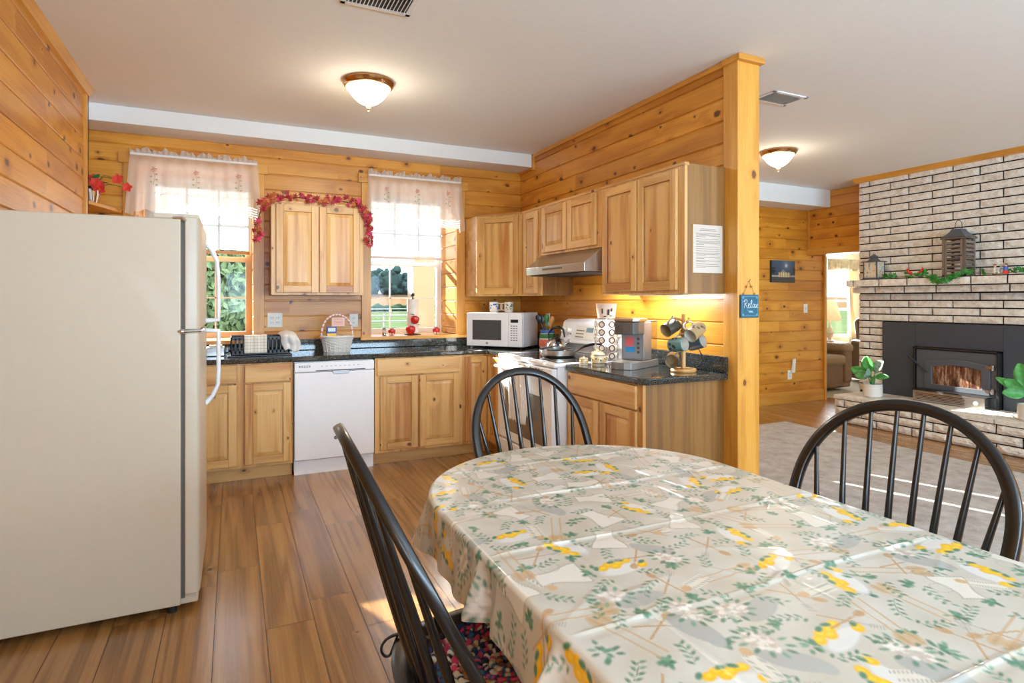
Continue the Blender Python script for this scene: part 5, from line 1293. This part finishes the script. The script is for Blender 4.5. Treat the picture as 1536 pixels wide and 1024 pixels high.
r = thing('couple_figurine', 'small painted figurine of two seated children on the mantel', 'figurine', (6.5, 3.055, MZ)); z = MZ
MB().ball((6.50, 3.055, z+.008), .07, sx=.4, sz=.16).build('base', 'suede', r, smooth=True)
MB().tube([(6.5, 3.095, z+.012), (6.5, 3.10, z+.04), (6.5, 3.098, z+.07)], [.02, .017, .011], 12).tube([(6.5, 3.095, z+.06), (6.48, 3.07, z+.05), (6.48, 3.06, z+.055)], .005, 6).tube([(6.49, 3.09, z+.02), (6.48, 3.065, z+.03), (6.475, 3.055, z+.012)], .008, 8).build('left_child', 'ceramic', r, smooth=True)
MB().ball((6.5, 3.099, z+.084), .013).ball((6.5, 3.013, z+.087), .013).build('head', 'skin_paint', r, smooth=True)
MB().ball((6.502, 3.1, z+.089), .0135).ball((6.502, 3.012, z+.092), .0135).build('hair', 'leather_dark', r, smooth=True)
MB().tube([(6.5, 3.012, z+.04), (6.5, 3.013, z+.07), (6.5, 3.013, z+.078)], [.02, .018, .009], 12).tube([(6.49, 3.02, z+.065), (6.48, 3.045, z+.05)], .005, 6).build('blue_shirt', 'blue_paint', r, smooth=True)
MB().tube([(6.5, 3.012, z+.008), (6.5, 3.012, z+.04)], [.024, .02], 12).build('red_seat', 'flower_red', r, smooth=True)
MB().tube([(6.52, 3.075, z+.01), (6.525, 3.06, z+.08), (6.52, 3.04, z+.11)], [.006, .005, .003], 6).ball((6.52, 3.055, z+.09), .022, sx=.5, sz=.7).build('tree_stump', flat('stump', (200, 190, 170), .7), r, smooth=True)

# painting on the living wall
r = thing('canvas_print', 'small square night canvas of a lit white house under a moon on the pine wall', 'picture', (6.5, LB-.02, 1.73))
x0, x1, z0, z1 = 6.285, 6.715, 1.588, 1.872; NX, NZ = 86, 57
B(x0, x1, LB-.03, LB-.001, z0, z1).build('canvas_edge', flat('canvas_edge', (40, 46, 66), .7), r)
mb = MB(); vs = []; cl = []
for j in range(NZ+1):
    for i in range(NX+1):
        u, v = i/NX, j/NZ; c = Vector((.018, .03, .07)).lerp(Vector((.05, .09, .16)), v)
        dm = math.hypot((u-.62)*1.5, v-.78); c += Vector((.5, .48, .4))*math.exp(-(dm/.07)**2)+Vector((.08, .1, .12))*math.exp(-(dm/.25)**2)
        if v < .28: c = Vector((.05, .05, .045))+Vector((.06, .05, .03))*noise.noise(Vector((u*20, v*30, 0)))
        if .3 < u < .78 and .24 < v < .45: c = Vector((.35, .30, .2))
        if .36 < u < .62 and .45 <= v < .45+.16*(1-abs(u-.49)/.13): c = Vector((.25, .22, .17))
        if v < .46 and v > .26 and int(u*40) % 4 == 0 and .3 < u < .78: c = Vector((.95, .7, .25))
        if v < .32 and v > .26 and (u < .3 or u > .78): c = Vector((.5, .5, .45)) if int(u*80) % 3 else Vector((.1, .1, .1))
        if .42 < v < .7 and (u < .14+.04*math.sin(v*40) or u > .9): c = Vector((.01, .02, .02))
        vs.append((x0+(x1-x0)*u, LB-.0308, z0+(z1-z0)*v)); cl.append((max(c.x, 0), max(c.y, 0), max(c.z, 0), 1))
mb.add(vs, [(j*(NX+1)+i, j*(NX+1)+i+1, (j+1)*(NX+1)+i+1, (j+1)*(NX+1)+i) for j in range(NZ) for i in range(NX)]); mb.cols = cl
mb.build('printed_face', 'painting', r)

# rug
mb = MB().grid(lambda u, v: (3.58+1.95*u, 1.35+3.28*v, .0125+.002*noise.noise(Vector((u*60, v*90, 0)))), 90, 130)
r = thing('area_rug', 'light beige-grey mottled rug on the living room floor', 'rug', (4.5, 3, 0)); mb.build('pile', 'rug', r, smooth=60); B(3.575, 5.535, 1.345, 4.635, .0005, .010).build('backing', flat('rug_edge', (96, 84, 74), .9), r)

# ------------------------------------------------------------------ far room seen through the opening
struct('floor_carpet', MB().box(7.36, 12.5, 3.5, 7.7, -.03, -.002), 'carpet')
struct('wall_far', MB().box(7.33, 10.15, 7.6, 7.7, 0, 2.6).box(10.95, 12.5, 7.6, 7.7, 0, 2.6).box(10.15, 10.95, 7.6, 7.7, 0, .65).box(10.15, 10.95, 7.6, 7.7, 2.05, 2.6).box(12.4, 12.5, 3.5, 7.6, 0, 2.6).box(7.35, 12.4, 3.5, 3.6, 0, 2.6).box(7.20, 7.33, 5.80, 7.6, 0, 2.6), 'cream_wall')
struct('ceiling_far', MB().box(7.31, 12.5, 3.5, 7.7, 2.6, 2.7), 'ceiling')
o = struct('window_7', MB().box(10.15, 10.2, 7.62, 7.68, .65, 2.05).box(10.9, 10.95, 7.62, 7.68, .65, 2.05).box(10.15, 10.95, 7.62, 7.68, .65, .7).box(10.15, 10.95, 7.62, 7.68, 2.0, 2.05).box(10.15, 10.95, 7.63, 7.67, 1.33, 1.37), 'white_matte')
MB().box(10.2, 10.9, 7.65, 7.654, .7, 2.0).build('pane', 'glass', o)
light('far_window_daylight', 'AREA', (10.5, 7.55, 1.4), (-PI/2, 0, 0), 130, (.9, .95, 1), shape='RECTANGLE', size=.75, size_y=1.3)
r = thing('window_drapes', 'beige patterned drape tied back at the far room window', 'curtain', (10.8, 7.5, 2.1))
MB().grid(lambda u, v: (10.62+.26*u*(1-.55*math.sin(PI*min(1, v*1.15))**2)+.10*v, 7.50+.02*math.sin(u*40), 2.1-1.75*v), 40, 20).build('panel', 'drape_thin', r, smooth=60, solid=.003)
MB().grid(lambda u, v: (10.05+.95*u, 7.47+.02*math.sin(u*70), 2.14-.22*v), 70, 3).build('valance', 'drape', r, smooth=60, solid=.003)
MB().tube([(10.0, 7.49, 2.13), (11.06, 7.49, 2.13)], .012, 8).ball((11.08, 7.49, 2.13), .03).build('rod', 'bronze', r, smooth=True)
r = thing('table_lamp', 'table lamp with cream shade by the far room window', 'lamp', (9.60, 7.1, .62)); x, y = 9.60, 7.1
MB().lathe([(.10, 1.34), (.19, 1.0)], (x, y, .0), 32, caps=(False, False)).build('shade', 'shade_fabric', r, smooth=True, solid=.003)
MB().lathe([(0, .62), (.08, .62), (.085, .64), (.03, .67), (.07, .78), (.02, .9), (.012, 1.06)], (x, y, 0), 24).build('base', 'ceramic', r, smooth=True)
r = thing('side_table', 'small side table under the far room lamp', 'table', (x, y, 0)); B(x-.22, x+.22, y-.22, y+.22, .59, .62).build('tabletop', 'plain_wood', r, bevel=.004)
for a in (-.19, .19):
    for b_ in (-.19, .19): B(x+a-.018, x+a+.018, y+b_-.018, y+b_+.018, 0, .59, 'z').build('leg', 'plain_wood', r)
def recliner(label, x, y, rz, mt, mt2):
    r = thing('recliner', label, 'armchair', (x, y, 0), rz, local=True)
    def pad(nm, x0, x1, y0, y1, z0, z1, m, bv=.06): B(x0, x1, y0, y1, z0, z1).build(nm, m, r, bevel=bv, seg=5, smooth=50)
    pad('base', -.45, .45, -.42, .45, .04, .42, mt2, .03)
    pad('seat', -.28, .28, -.48, .30, .38, .54, mt, .06)
    for s_ in (-1, 1):
        pad('armrest', s_*.36-.11, s_*.36+.11, -.44, .38, .10, .62, mt2, .05); pad('arm_cushion', s_*.36-.125, s_*.36+.125, -.46, .36, .56, .70, mt, .06)
    mb = MB(Matrix.Translation((0, .32, .42)) @ Matrix.Rotation(-.22, 4, 'X')); mb.box(-.32, .32, -.10, .12, 0, .66); mb.build('backrest', mt, r, bevel=.08, seg=5, smooth=50)
    mb = MB(Matrix.Translation((0, .30, .78)) @ Matrix.Rotation(-.22, 4, 'X')); mb.box(-.30, .30, -.20, .0, 0, .28); mb.build('head_cushion', mt, r, bevel=.08, seg=5, smooth=50)
    MB().lathe([(.0, 0), (.05, .0), (.045, .012), (0, .014)], (-.475, -.15, .30), 20, M_=Matrix.Rotation(-PI/2, 3, 'Y')).build('recline_lever', 'dark', r, smooth=True)
recliner('tan and brown recliner nearest the opening in the far room', 8.05, 6.35, math.radians(0), 'suede', 'leather')
recliner('dark brown leather recliner farther back in the far room, half behind the brick', 9.75, 6.1, math.radians(-25), 'leather_dark', 'leather_dark')

# ------------------------------------------------------------------ dining table
TX, TY0, TY1, TA, TB = 1.06, .20, 2.10, .535, .50
TZ = .762
def oval(n=240, grow=0.0):
    pts = []; a, b_ = TA+grow, TB+grow
    for i in range(n):
        t = 2*PI*i/n; c_, s_ = math.cos(t), math.sin(t)
        pts.append((TX+a*c_, (TY1-TB if s_ >= 0 else TY0+TB)+b_*s_))
    return pts
r = thing('dining_table', 'oval dining table under a printed cloth', 'table', (TX, 1.15, 0))
MB().prism(oval(120, -.004), TZ-.03, TZ-.004, 'z', 'y', 'z').build('tabletop', 'black_paint', r)
MB().prism([(TX-.40, .55), (TX+.40, .55), (TX+.40, 1.75), (TX-.40, 1.75)], TZ-.11, TZ-.03, 'z', 'y').build('apron', 'black_paint', r)
for sx in (-1, 1):
    for sy in (.60, 1.70): MB().lathe([(.02, 0), (.028, .06), (.022, .10), (.034, .35), (.03, .5), (.042, .53), (.03, .56), (.042, .60), (.042, TZ-.1)], (TX+sx*.36, sy, 0), 20).build('leg', 'black_paint', r, smooth=True)

def rgb(*c): return np.array(S(*c)[:3])
def make_cloth():
    rs = np.random.default_rng(12)
    step = .0032; u0, u1, v0, v1 = TX-.685, TX+.685, TY0-.14, TY1+.145
    nu, nv = int((u1-u0)/step), int((v1-v0)/step)
    U, V = np.meshgrid(np.linspace(u0, u1, nu+1), np.linspace(v0, v1, nv+1)); shape = U.shape
    X, Y, Z = U.copy(), V.copy(), np.full(shape, TZ)
    yc = np.where(V > TY1-TB, TY1-TB, np.where(V < TY0+TB, TY0+TB, V)); q = np.sqrt(((U-TX)/TA)**2+((V-yc)/TB)**2)
    out = q > .985
    bd = np.array([p for p in oval(1800)]); 
    seg = []
    for i in range(len(bd)):                     # densify the straight sides
        a, b_ = bd[i], bd[(i+1) % len(bd)]; k = max(1, int(np.hypot(*(b_-a))/.001)); seg += [a+(b_-a)*t/k for t in range(k)]
    bd = np.array(seg); nx = np.roll(bd, -15, 0)-np.roll(bd, 15, 0); nrm = np.stack([nx[:, 1], -nx[:, 0]], 1); nrm /= np.linalg.norm(nrm, axis=1)[:, None]
    sarc = np.concatenate([[0], np.cumsum(np.linalg.norm(np.diff(bd, axis=0), axis=1))])
    ou, ov = U[out], V[out]; idx = np.zeros(len(ou), int)
    for a in range(0, len(ou), 4000):
        d2 = (ou[a:a+4000, None]-bd[None, :, 0])**2+(ov[a:a+4000, None]-bd[None, :, 1])**2; idx[a:a+4000] = d2.argmin(1)
    B_ = bd[idx]; N = nrm[idx]; s = sarc[idx]; sg = (ou-B_[:, 0])*N[:, 0]+(ov-B_[:, 1])*N[:, 1]; d = np.sign(sg)*np.hypot(ou-B_[:, 0], ov-B_[:, 1])
    # bend over the edge
    R_ = .014; ang = np.clip((d+.006)/R_, 0, PI/2); hang = np.maximum(0, d+.006-R_*PI/2)
    hang = np.where(hang > .15, .15+.22*(hang-.15), hang)
    rf = np.sin(s*31+1.5*np.sin(s*7))*.5+np.sin(s*17+2)*.5
    corner = np.clip((np.minimum(np.abs(N[:, 0]), np.abs(N[:, 1]))-.25)*3, 0, 1)
    amp = .10+.22*corner
    outw = R_*np.sin(ang)-.006+hang*(.10+.42*corner)+hang*amp*rf*np.minimum(1, hang*12)
    # the strong fold on the left side near the camera
    left = N[:, 0] < -.8
    fold = np.exp(-((B_[:, 1]-.905)/.018)**2)*left; outw += fold*np.minimum(hang, .12)*.55
    fold = np.exp(-((B_[:, 1]-1.27)/.022)**2)*left; outw += fold*np.minimum(hang, .12)*.35
    outw -= np.exp(-((B_[:, 1]-1.22)/.02)**2)*left*hang*.25
    flat_ = d <= -.006
    ox = np.where(flat_, ou, B_[:, 0]+N[:, 0]*outw); oy = np.where(flat_, ov, B_[:, 1]+N[:, 1]*outw)
    oz = TZ-R_*(1-np.cos(ang))-hang*.985
    X[out] = ox; Y[out] = oy; Z[out] = oz
    # packing creases and wrinkles on the top
    inn = np.clip((1.0-q)*12, 0, 1)
    def ridge(cd, c, w_): return np.exp(-((cd-c)/w_)**2)
    cr = np.zeros(shape)
    for k, c in enumerate((1.895, 1.575, 1.24, .885, .53)):
        wob = .004*np.sin(U*9+k); cr += (.0022+.0012*np.sin(U*6+k*2))*ridge(V, c+wob, .0035)-.0012*ridge(V, c+wob-.016, .011)
    for k, c in enumerate((.70, 1.06, 1.42)):
        wob = .003*np.sin(V*8+k*2); cr += .0012*ridge(U, c+wob, .004)-.0008*ridge(U, c+wob+.012, .010)
    wr = np.zeros(shape)
    for k in range(46):
        a = rs.uniform(0, PI); c0 = rs.uniform(u0, u1), rs.uniform(v0, v1); ca, sa = np.cos(a), np.sin(a)
        al = (U-c0[0])*ca+(V-c0[1])*sa; ac = -(U-c0[0])*sa+(V-c0[1])*ca+.01*np.sin(al*20)
        wr += rs.uniform(.0010, .0028)*np.exp(-(ac/rs.uniform(.005, .014))**2-(al/rs.uniform(.04, .12))**2)
    for k in range(30):                          # short kinks where the fold lines cross
        c0 = rs.choice([.70, 1.06, 1.42]), rs.choice([1.895, 1.575, 1.24, .885]); a = rs.uniform(0, PI); ca, sa = np.cos(a), np.sin(a)
        al = (U-c0[0])*ca+(V-c0[1])*sa-rs.uniform(-.04, .04); ac = -(U-c0[0])*sa+(V-c0[1])*ca-rs.uniform(-.02, .02)
        wr += .0022*np.exp(-(ac/.006)**2-(al/.035)**2)
    Z += (cr+wr)*inn+.0015*np.maximum(0, np.sin(U*14+2*np.sin(V*5)))*inn
    # ---- print
    col = np.empty(shape+(3,)); nz = .5+.5*np.sin(U*21+3*np.sin(V*13))*np.sin(V*17+2*np.sin(U*11)); base = rgb(196, 188, 172); base2 = rgb(208, 203, 192)
    col[:] = base*(1-nz[..., None])+base2*nz[..., None]
    def region(cx, cy, rr, ang):
        i0, i1 = int((cx-rr-u0)/step), int((cx+rr-u0)/step)+2; j0, j1 = int((cy-rr-v0)/step), int((cy+rr-v0)/step)+2
        i0, j0 = max(i0, 0), max(j0, 0); i1, j1 = min(i1, shape[1]), min(j1, shape[0])
        if i1 <= i0 or j1 <= j0: return None
        sl = (slice(j0, j1), slice(i0, i1)); dx, dy = U[sl]-cx, V[sl]-cy; ca, sa = np.cos(ang), np.sin(ang)
        return sl, dx*ca+dy*sa, -dx*sa+dy*ca
    def paint(sl, m, c, al=1.0):
        m = np.clip(m, 0, 1)[..., None]*al; col[sl] = col[sl]*(1-m)+c*m
    def ell(a, b_, cx, cy, rx, ry, rot=0): 
        ca, sa = np.cos(rot), np.sin(rot); x_ = (a-cx)*ca+(b_-cy)*sa; y_ = -(a-cx)*sa+(b_-cy)*ca
        return (1-np.hypot(x_/rx, y_/ry))*min(rx, ry)/step*.9+.5
    GRN = [rgb(64, 118, 94), rgb(84, 136, 110), rgb(112, 156, 128)]
    def sprig(cx, cy, ang, L=.07, n=9):
        g_ = region(cx, cy, L*.8, ang)
        if not g_: return
        sl, a, b_ = g_; curve = .25*(a/L)**2*L
        paint(sl, (1-np.abs(b_-curve)/.0012)*(np.abs(a) < L/2), GRN[0], .7)
        for k in range(n):
            t = (k/(n-1)-.5)*L; sgn = (-1)**k; paint(sl, ell(a, b_, t+.003, .25*(t/L)**2*L+sgn*.007, .0065, .0032, sgn*.8), GRN[k % 3], .9)
    def bush(cx, cy, ang, R=.035):
        g_ = region(cx, cy, R*1.7, ang)
        if not g_: return
        sl, a, b_ = g_
        for k in range(15):
            t = rs.uniform(0, 2*PI); q_ = R*rs.uniform(.1, 1); paint(sl, ell(a, b_, q_*np.cos(t), q_*.75*np.sin(t), .0075, .0042, t), GRN[k % 3], .85)
    def lemons(cx, cy, ang, s=1.0):
        g_ = region(cx, cy, .09*s, ang)
        if not g_: return
        sl, a, b_ = g_
        paint(sl, ell(a, b_, .0, -.020*s, .055*s, .024*s), rgb(206, 204, 198), .9); paint(sl, ell(a, b_, .0, -.024*s, .046*s, .017*s), rgb(222, 220, 214), .9)
        for (x_, y_, ro) in ((-.032, .0, .3), (-.012, .006, -.2), (.010, .002, .4), (.032, .004, 0), (-.004, -.006, .1), (.05, -.028, .5)):
            paint(sl, ell(a, b_, x_*s, y_*s, .014*s, .0105*s, ro), rgb(244, 190, 30)); paint(sl, ell(a, b_, x_*s+.002, y_*s+.002, .007*s, .005*s, ro), rgb(250, 212, 70), .7)
        for (x_, y_, ro) in ((-.046, .006, .8), (0, .014, .2), (.022, .012, -.5), (.058, -.018, .4)): paint(sl, ell(a, b_, x_*s, y_*s, .010*s, .0055*s, ro), GRN[1])
    def pitcher(cx, cy, ang, s=1.0):
        g_ = region(cx, cy, .09*s, ang)
        if not g_: return
        sl, a, b_ = g_; w_ = (.030+.010*np.cos((b_/s+.045)*45))*s
        body = np.minimum((w_-np.abs(a))/step, (.048*s-np.abs(b_))/step); line = (1-np.abs(body)/1.0)
        paint(sl, body, rgb(226, 220, 208), .95); paint(sl, line, rgb(166, 160, 148), .7)
        rg_ = np.hypot((a-.040*s)/1.0, b_-.005*s); paint(sl, 1-np.abs(rg_-.020*s)/.0022, rgb(176, 170, 158), .8*1)
    def utens(cx, cy, ang, s=1.0):
        g_ = region(cx, cy, .07*s, ang)
        if not g_: return
        sl, a, b_ = g_
        for sg, cc in ((1, rgb(190, 150, 104)), (-1, rgb(168, 164, 156))):
            x_ = a*np.cos(.5*sg)+b_*np.sin(.5*sg); y_ = -a*np.sin(.5*sg)+b_*np.cos(.5*sg)
            paint(sl, (1-(np.abs(x_)/.0034))*1.6*(np.abs(y_) < .05*s)*(y_ < .02), rgb(192, 154, 110), .9); paint(sl, (1-np.abs(x_)/.003)*(np.abs(y_-.03*s) < .02*s), cc, .8)
            if sg > 0: paint(sl, ell(x_, y_, 0, .045*s, .009*s, .014*s), cc, .85)
            else:
                for f_ in (-1.2, -.4, .4, 1.2): paint(sl, (1-np.abs(x_-f_*.005*s)/.0016)*(np.abs(y_-.05*s) < .014*s), cc, .9)
    def spoon(cx, cy, ang, s=1.0):
        g_ = region(cx, cy, .10*s, ang)
        if not g_: return
        sl, a, b_ = g_
        for o_ in (-.010, .012):
            paint(sl, (1-np.abs(b_-o_)/.0034)*1.4*(np.abs(a) < .06*s), rgb(198, 162, 118), .8); paint(sl, ell(a, b_, .072*s, o_, .020*s, .011*s), rgb(200, 168, 128), .85)
            paint(sl, ell(a, b_, .072*s, o_, .014*s, .003*s), rgb(178, 144, 104), .6)
    def floral(cx, cy, ang, s=1.0):
        g_ = region(cx, cy, .10*s, ang)
        if not g_: return
        sl, a, b_ = g_; paint(sl, ell(a, b_, -.02*s, .012*s, .052*s, .024*s, .3), rgb(172, 172, 166), .9); paint(sl, ell(a, b_, -.062*s, .005*s, .016*s, .013*s), rgb(176, 176, 170), .9)
        for k in range(34):
            t = rs.uniform(0, 2*PI); q_ = rs.uniform(0, 1)**.5; paint(sl, ell(a, b_, .028*s+.032*s*q_*np.cos(t), -.010*s+.020*s*q_*np.sin(t), .006, .006), rgb(232, 224, 214) if k % 3 else rgb(196, 180, 164), .85)
        for k in range(12):
            t = k/12*2*PI; paint(sl, ell(a, b_, .028*s+.042*s*np.cos(t), -.010*s+.030*s*np.sin(t), .009, .0045, t), GRN[k % 3], .85)
    def stripes(cx, cy, ang, s=1.0):
        g_ = region(cx, cy, .06*s, ang)
        if not g_: return
        sl, a, b_ = g_; paint(sl, np.minimum((.036*s-np.abs(a))/step, (.018*s-np.abs(b_))/step), rgb(224, 216, 200), .9)
        for k in (-.012, -.008, .008, .012): paint(sl, (1-np.abs(b_-k)/.0016)*(np.abs(a) < .036*s), rgb(140, 142, 144), .8)
        paint(sl, ell(a, b_, -.045*s, 0, .012*s, .010*s), rgb(206, 168, 122), .9)
    big = [lemons, pitcher, floral, lemons, spoon, pitcher, utens, lemons, floral, spoon]
    cell = .128; k = 0; bag = []
    ni, nj = int((u1-u0)/cell)+1, int((v1-v0)/cell)+1
    for j in range(nj+1):
        for i in range(ni+1):
            cx = u0+i*cell+(.5*cell if j % 2 else 0)+rs.uniform(-.012, .012); cy = v0+j*cell+rs.uniform(-.012, .012)
            if not bag: bag = list(rs.permutation(10))
            big[bag.pop()](cx, cy, rs.choice([0, PI/2, PI, -PI/2])+rs.uniform(-.5, .5), rs.uniform(.95, 1.15))
            ex, ey = cx+cell*.5, cy+rs.uniform(-.02, .02)
            [sprig, bush, sprig, utens, stripes][(i+2*j+k) % 5](ex, ey, rs.uniform(0, 2*PI))
            sprig(cx+rs.uniform(-.02, .02), cy+cell*.5, rs.uniform(0, 2*PI), .055, 8)
            if rs.random() < .5: bush(cx+cell*.5, cy+cell*.5, rs.uniform(0, 6), .018)
            k += 1
    n = shape[0]*shape[1]; co = np.stack([X, Y, Z], -1).reshape(-1, 3)
    I = np.arange(n).reshape(shape); F_ = np.stack([I[:-1, :-1], I[:-1, 1:], I[1:, 1:], I[1:, :-1]], -1).reshape(-1, 4)
    me = bpy.data.meshes.new('tablecloth'); me.vertices.add(n); me.vertices.foreach_set('co', co.ravel())
    me.loops.add(F_.size); me.loops.foreach_set('vertex_index', F_.ravel().astype(np.int32)); me.polygons.add(len(F_)); me.polygons.foreach_set('loop_start', np.arange(0, F_.size, 4, dtype=np.int32))
    me.update(calc_edges=True); a = me.attributes.new('col', 'FLOAT_COLOR', 'POINT'); a.data.foreach_set('color', np.concatenate([col.reshape(-1, 3), np.ones((n, 1))], 1).ravel())
    me.polygons.foreach_set('use_smooth', [True]*len(F_)); me.materials.append(M['cloth_print']); me.update()
    o = bpy.data.objects.new('tablecloth', me); C.objects.link(o); return o
tag(make_cloth(), 'creased vinyl tablecloth printed with lemons, pitchers and green sprigs on the oval table', 'tablecloth')

# ------------------------------------------------------------------ chairs: local +X is the front; origin at floor below the back of the seat
def bow_pts(wb, wm, H, tilt, hm=.28, n=40):
    out = []
    for i in range(10): t = i/10; out.append((wb+(wm-wb)*math.sin(t*PI/2), hm*t))
    for i in range(n+1):
        a = PI*i/n; out.append((wm*math.copysign(abs(math.cos(a))**.95, math.cos(a)), hm+(H-hm)*math.sin(a)**.95))
    for i in range(9, -1, -1): t = i/10; out.append((-(wb+(wm-wb)*math.sin(t*PI/2)), hm*t))
    return out
def chair(label, x, y, yaw, tilt=.35, H=.58, wb=.27, wm=.31, SH=.44, scale=1):
    r = thing('windsor_chair', label, 'chair', (x, y, 0), yaw, group='black spindle-back chairs around the dining table', local=True)
    bp = bow_pts(wb, wm, H, tilt); P = [Vector((-tilt*h, w_, SH+h)) for w_, h in bp]; P[0].z -= .01; P[-1].z -= .01
    up = Vector((1, 0, tilt)).normalized()
    MB().tube(P, .0180, 12, flat_=.72, up=up, sq=True).build('back_bow', 'black_paint', r, smooth=50)
    for k in range(8):
        f = (k-3.5)/3.5; yb = f*.20; yt = f*.275
        # height where the spindle meets the bow
        ht = .28+(H-.28)*max(0, 1-(abs(yt)/wm)**2.0)**.5; 
        a = Vector((-.13*(1-.45*f*f), yb, SH-.01)); b_ = Vector((-tilt*ht, yt, SH+ht-.004)); m = a.lerp(b_, .35)
        MB().tube([a, a.lerp(b_, .2), m, a.lerp(b_, .7), b_], [.0085, .0105, .0110, .0085, .0065], 10).build('spindle', 'black_paint', r, smooth=50)
    # saddle seat
    def outline(t):
        c_, s_ = math.cos(t), math.sin(t); w_ = .265 if c_ < 0 else .275
        return .065+.245*math.copysign(abs(c_)**.7, c_), w_*math.copysign(abs(s_)**.75, s_)
    n = 56; rings = [(0, -.010), (.35, -.009), (.65, -.004), (.85, .0), (.96, 0.0), (1.0, -.006), (1.0, -.018), (.93, -.036), (0, -.038)]
    vs = []; fs = []
    for (q, dz) in rings:
        for i in range(n): X_, Y_ = outline(2*PI*i/n); vs.append((.065+(X_-.065)*q, Y_*q, SH+dz))
    for j in range(len(rings)-1):
        for i in range(n): fs.append((j*n+i, j*n+(i+1) % n, (j+1)*n+(i+1) % n, (j+1)*n+i))
    MB().add(vs, fs).build('seat', 'black_paint', r, smooth=50)
    ft = {}
    for sx, sy in ((1, 1), (1, -1), (-1, 1), (-1, -1)):
        a = Vector((.065+sx*.15, sy*.19, SH-.03)); b_ = Vector((.065+sx*.21, sy*.25, 0)); ft[sx, sy] = (a, b_)
        MB().tube([a, a.lerp(b_, .12), a.lerp(b_, .3), a.lerp(b_, .36), a.lerp(b_, .42), a.lerp(b_, .7), b_], [.014, .017, .021, .014, .021, .017, .012], 12).build('leg', 'black_paint', r, smooth=50)
    for sy in (1, -1):
        a = ft[1, sy][0].lerp(ft[1, sy][1], .55); b_ = ft[-1, sy][0].lerp(ft[-1, sy][1], .55); MB().tube([a, a.lerp(b_, .5), b_], [.008, .013, .008], 10).build('stretcher', 'black_paint', r, smooth=50)
    a = (ft[1, 1][0].lerp(ft[1, 1][1], .55)+ft[-1, 1][0].lerp(ft[-1, 1][1], .55))/2; b_ = (ft[1, -1][0].lerp(ft[1, -1][1], .55)+ft[-1, -1][0].lerp(ft[-1, -1][1], .55))/2
    MB().tube([a, a.lerp(b_, .5), b_], [.008, .013, .008], 10).build('stretcher', 'black_paint', r, smooth=50)
    return r
chair('black spindle-back chair at the far end of the table in front of the range', 1.26, 2.26, -1.37, tilt=.42, H=.575)
chair('black spindle-back chair on the right side of the table near the rug', 1.68, 1.13, 3.19, tilt=.42, H=.575)
CA = (.531, 1.38, -.05)
chair('black spindle-back chair in the left foreground with a braided pad on its seat', *CA, tilt=.509, H=.60)

# braided seat pad
r = thing('seat_pad', 'round multicoloured braided pad on the left foreground chair', 'cushion', (CA[0], CA[1], 0), CA[2], local=True)
cx, cy, zz = .085, -.04, .4455
mb = MB(); pal = [(32, 44, 84), (20, 26, 48), (190, 60, 90), (214, 120, 130), (206, 180, 150), (150, 96, 60), (60, 100, 130), (120, 40, 60), (226, 214, 196), (28, 30, 40)]
wt_ = {0: [4, 3, 3, 1, 1, 5, 3, 5, 4, 2]}
random.seed(8); th = 0; R0 = .008; pitch = .0185; vs = []; fs = []; cl = []; nsec = 8; k = 0; strand = [random.choice(pal) for _ in range(3)]
while True:
    R = R0+pitch*th/(2*PI)
    if R > .205: break
    ph = k*.9; cxr = cx+R*math.cos(th); cyr = cy+R*math.sin(th); zone = int(R/pitch)
    if k % 5 == 0:
        ring = [[(170, 110, 60), (206, 180, 150), (110, 60, 50)], [(206, 60, 90), (214, 190, 160), (36, 46, 84)], [(36, 46, 84), (60, 100, 140), (226, 214, 196)], [(32, 38, 60), (190, 60, 84), (40, 90, 120)], [(206, 70, 100), (206, 180, 150), (30, 34, 60)]][zone % 5 if zone < 9 else (1 if zone % 2 else 3)]
        if zone >= 10: ring = [(24, 34, 70), (20, 26, 48), (40, 60, 110)]
        strand[(k//5) % 3] = random.choice(ring if rnd() < .75 else pal)
    for j in range(nsec):
        a = 2*PI*j/nsec; bulge = 1+.28*math.sin(ph+(1 if math.cos(a) > 0 else -1)*1.4)
        rr = .0092*bulge; vs.append((cxr+math.cos(th)*math.cos(a)*rr, cyr+math.sin(th)*math.cos(a)*rr, zz+.006+math.sin(a)*rr*.62))
        cl.append(S(*strand[(int((ph/2.1+(.5 if math.cos(a) > 0 else 0))*1.0)) % 3]))
    if k: fs += [((k-1)*nsec+j, (k-1)*nsec+(j+1) % nsec, k*nsec+(j+1) % nsec, k*nsec+j) for j in range(nsec)]
    th += .0042/max(R, .012); k += 1
mb.add(vs, fs); mb.cols = cl; mb.build('braid', 'braid', r, smooth=60)
MB().lathe([(0, 0), (.20, 0), (.20, .003), (0, .003)], (cx, cy, zz-.004), 40).build('pad_underside', 'dark', r)
MB().tube(smo([(-.04, .10, .452), (-.09, .15, .452), (-.135, .19, .445), (-.165, .205, .43), (-.18, .205, .41), (-.175, .20, .392), (-.16, .195, .39), (-.15, .195, .41), (-.14, .19, .44)]), .007, 8, flat_=.5).build('tie', 'dark', r, smooth=True)
MB().tube(smo([(-.04, -.14, .452), (-.09, -.17, .452), (-.135, -.19, .445), (-.165, -.205, .43), (-.18, -.205, .41), (-.16, -.195, .39), (-.14, -.19, .44)]), .007, 8, flat_=.5).build('tie', 'dark', r, smooth=True)
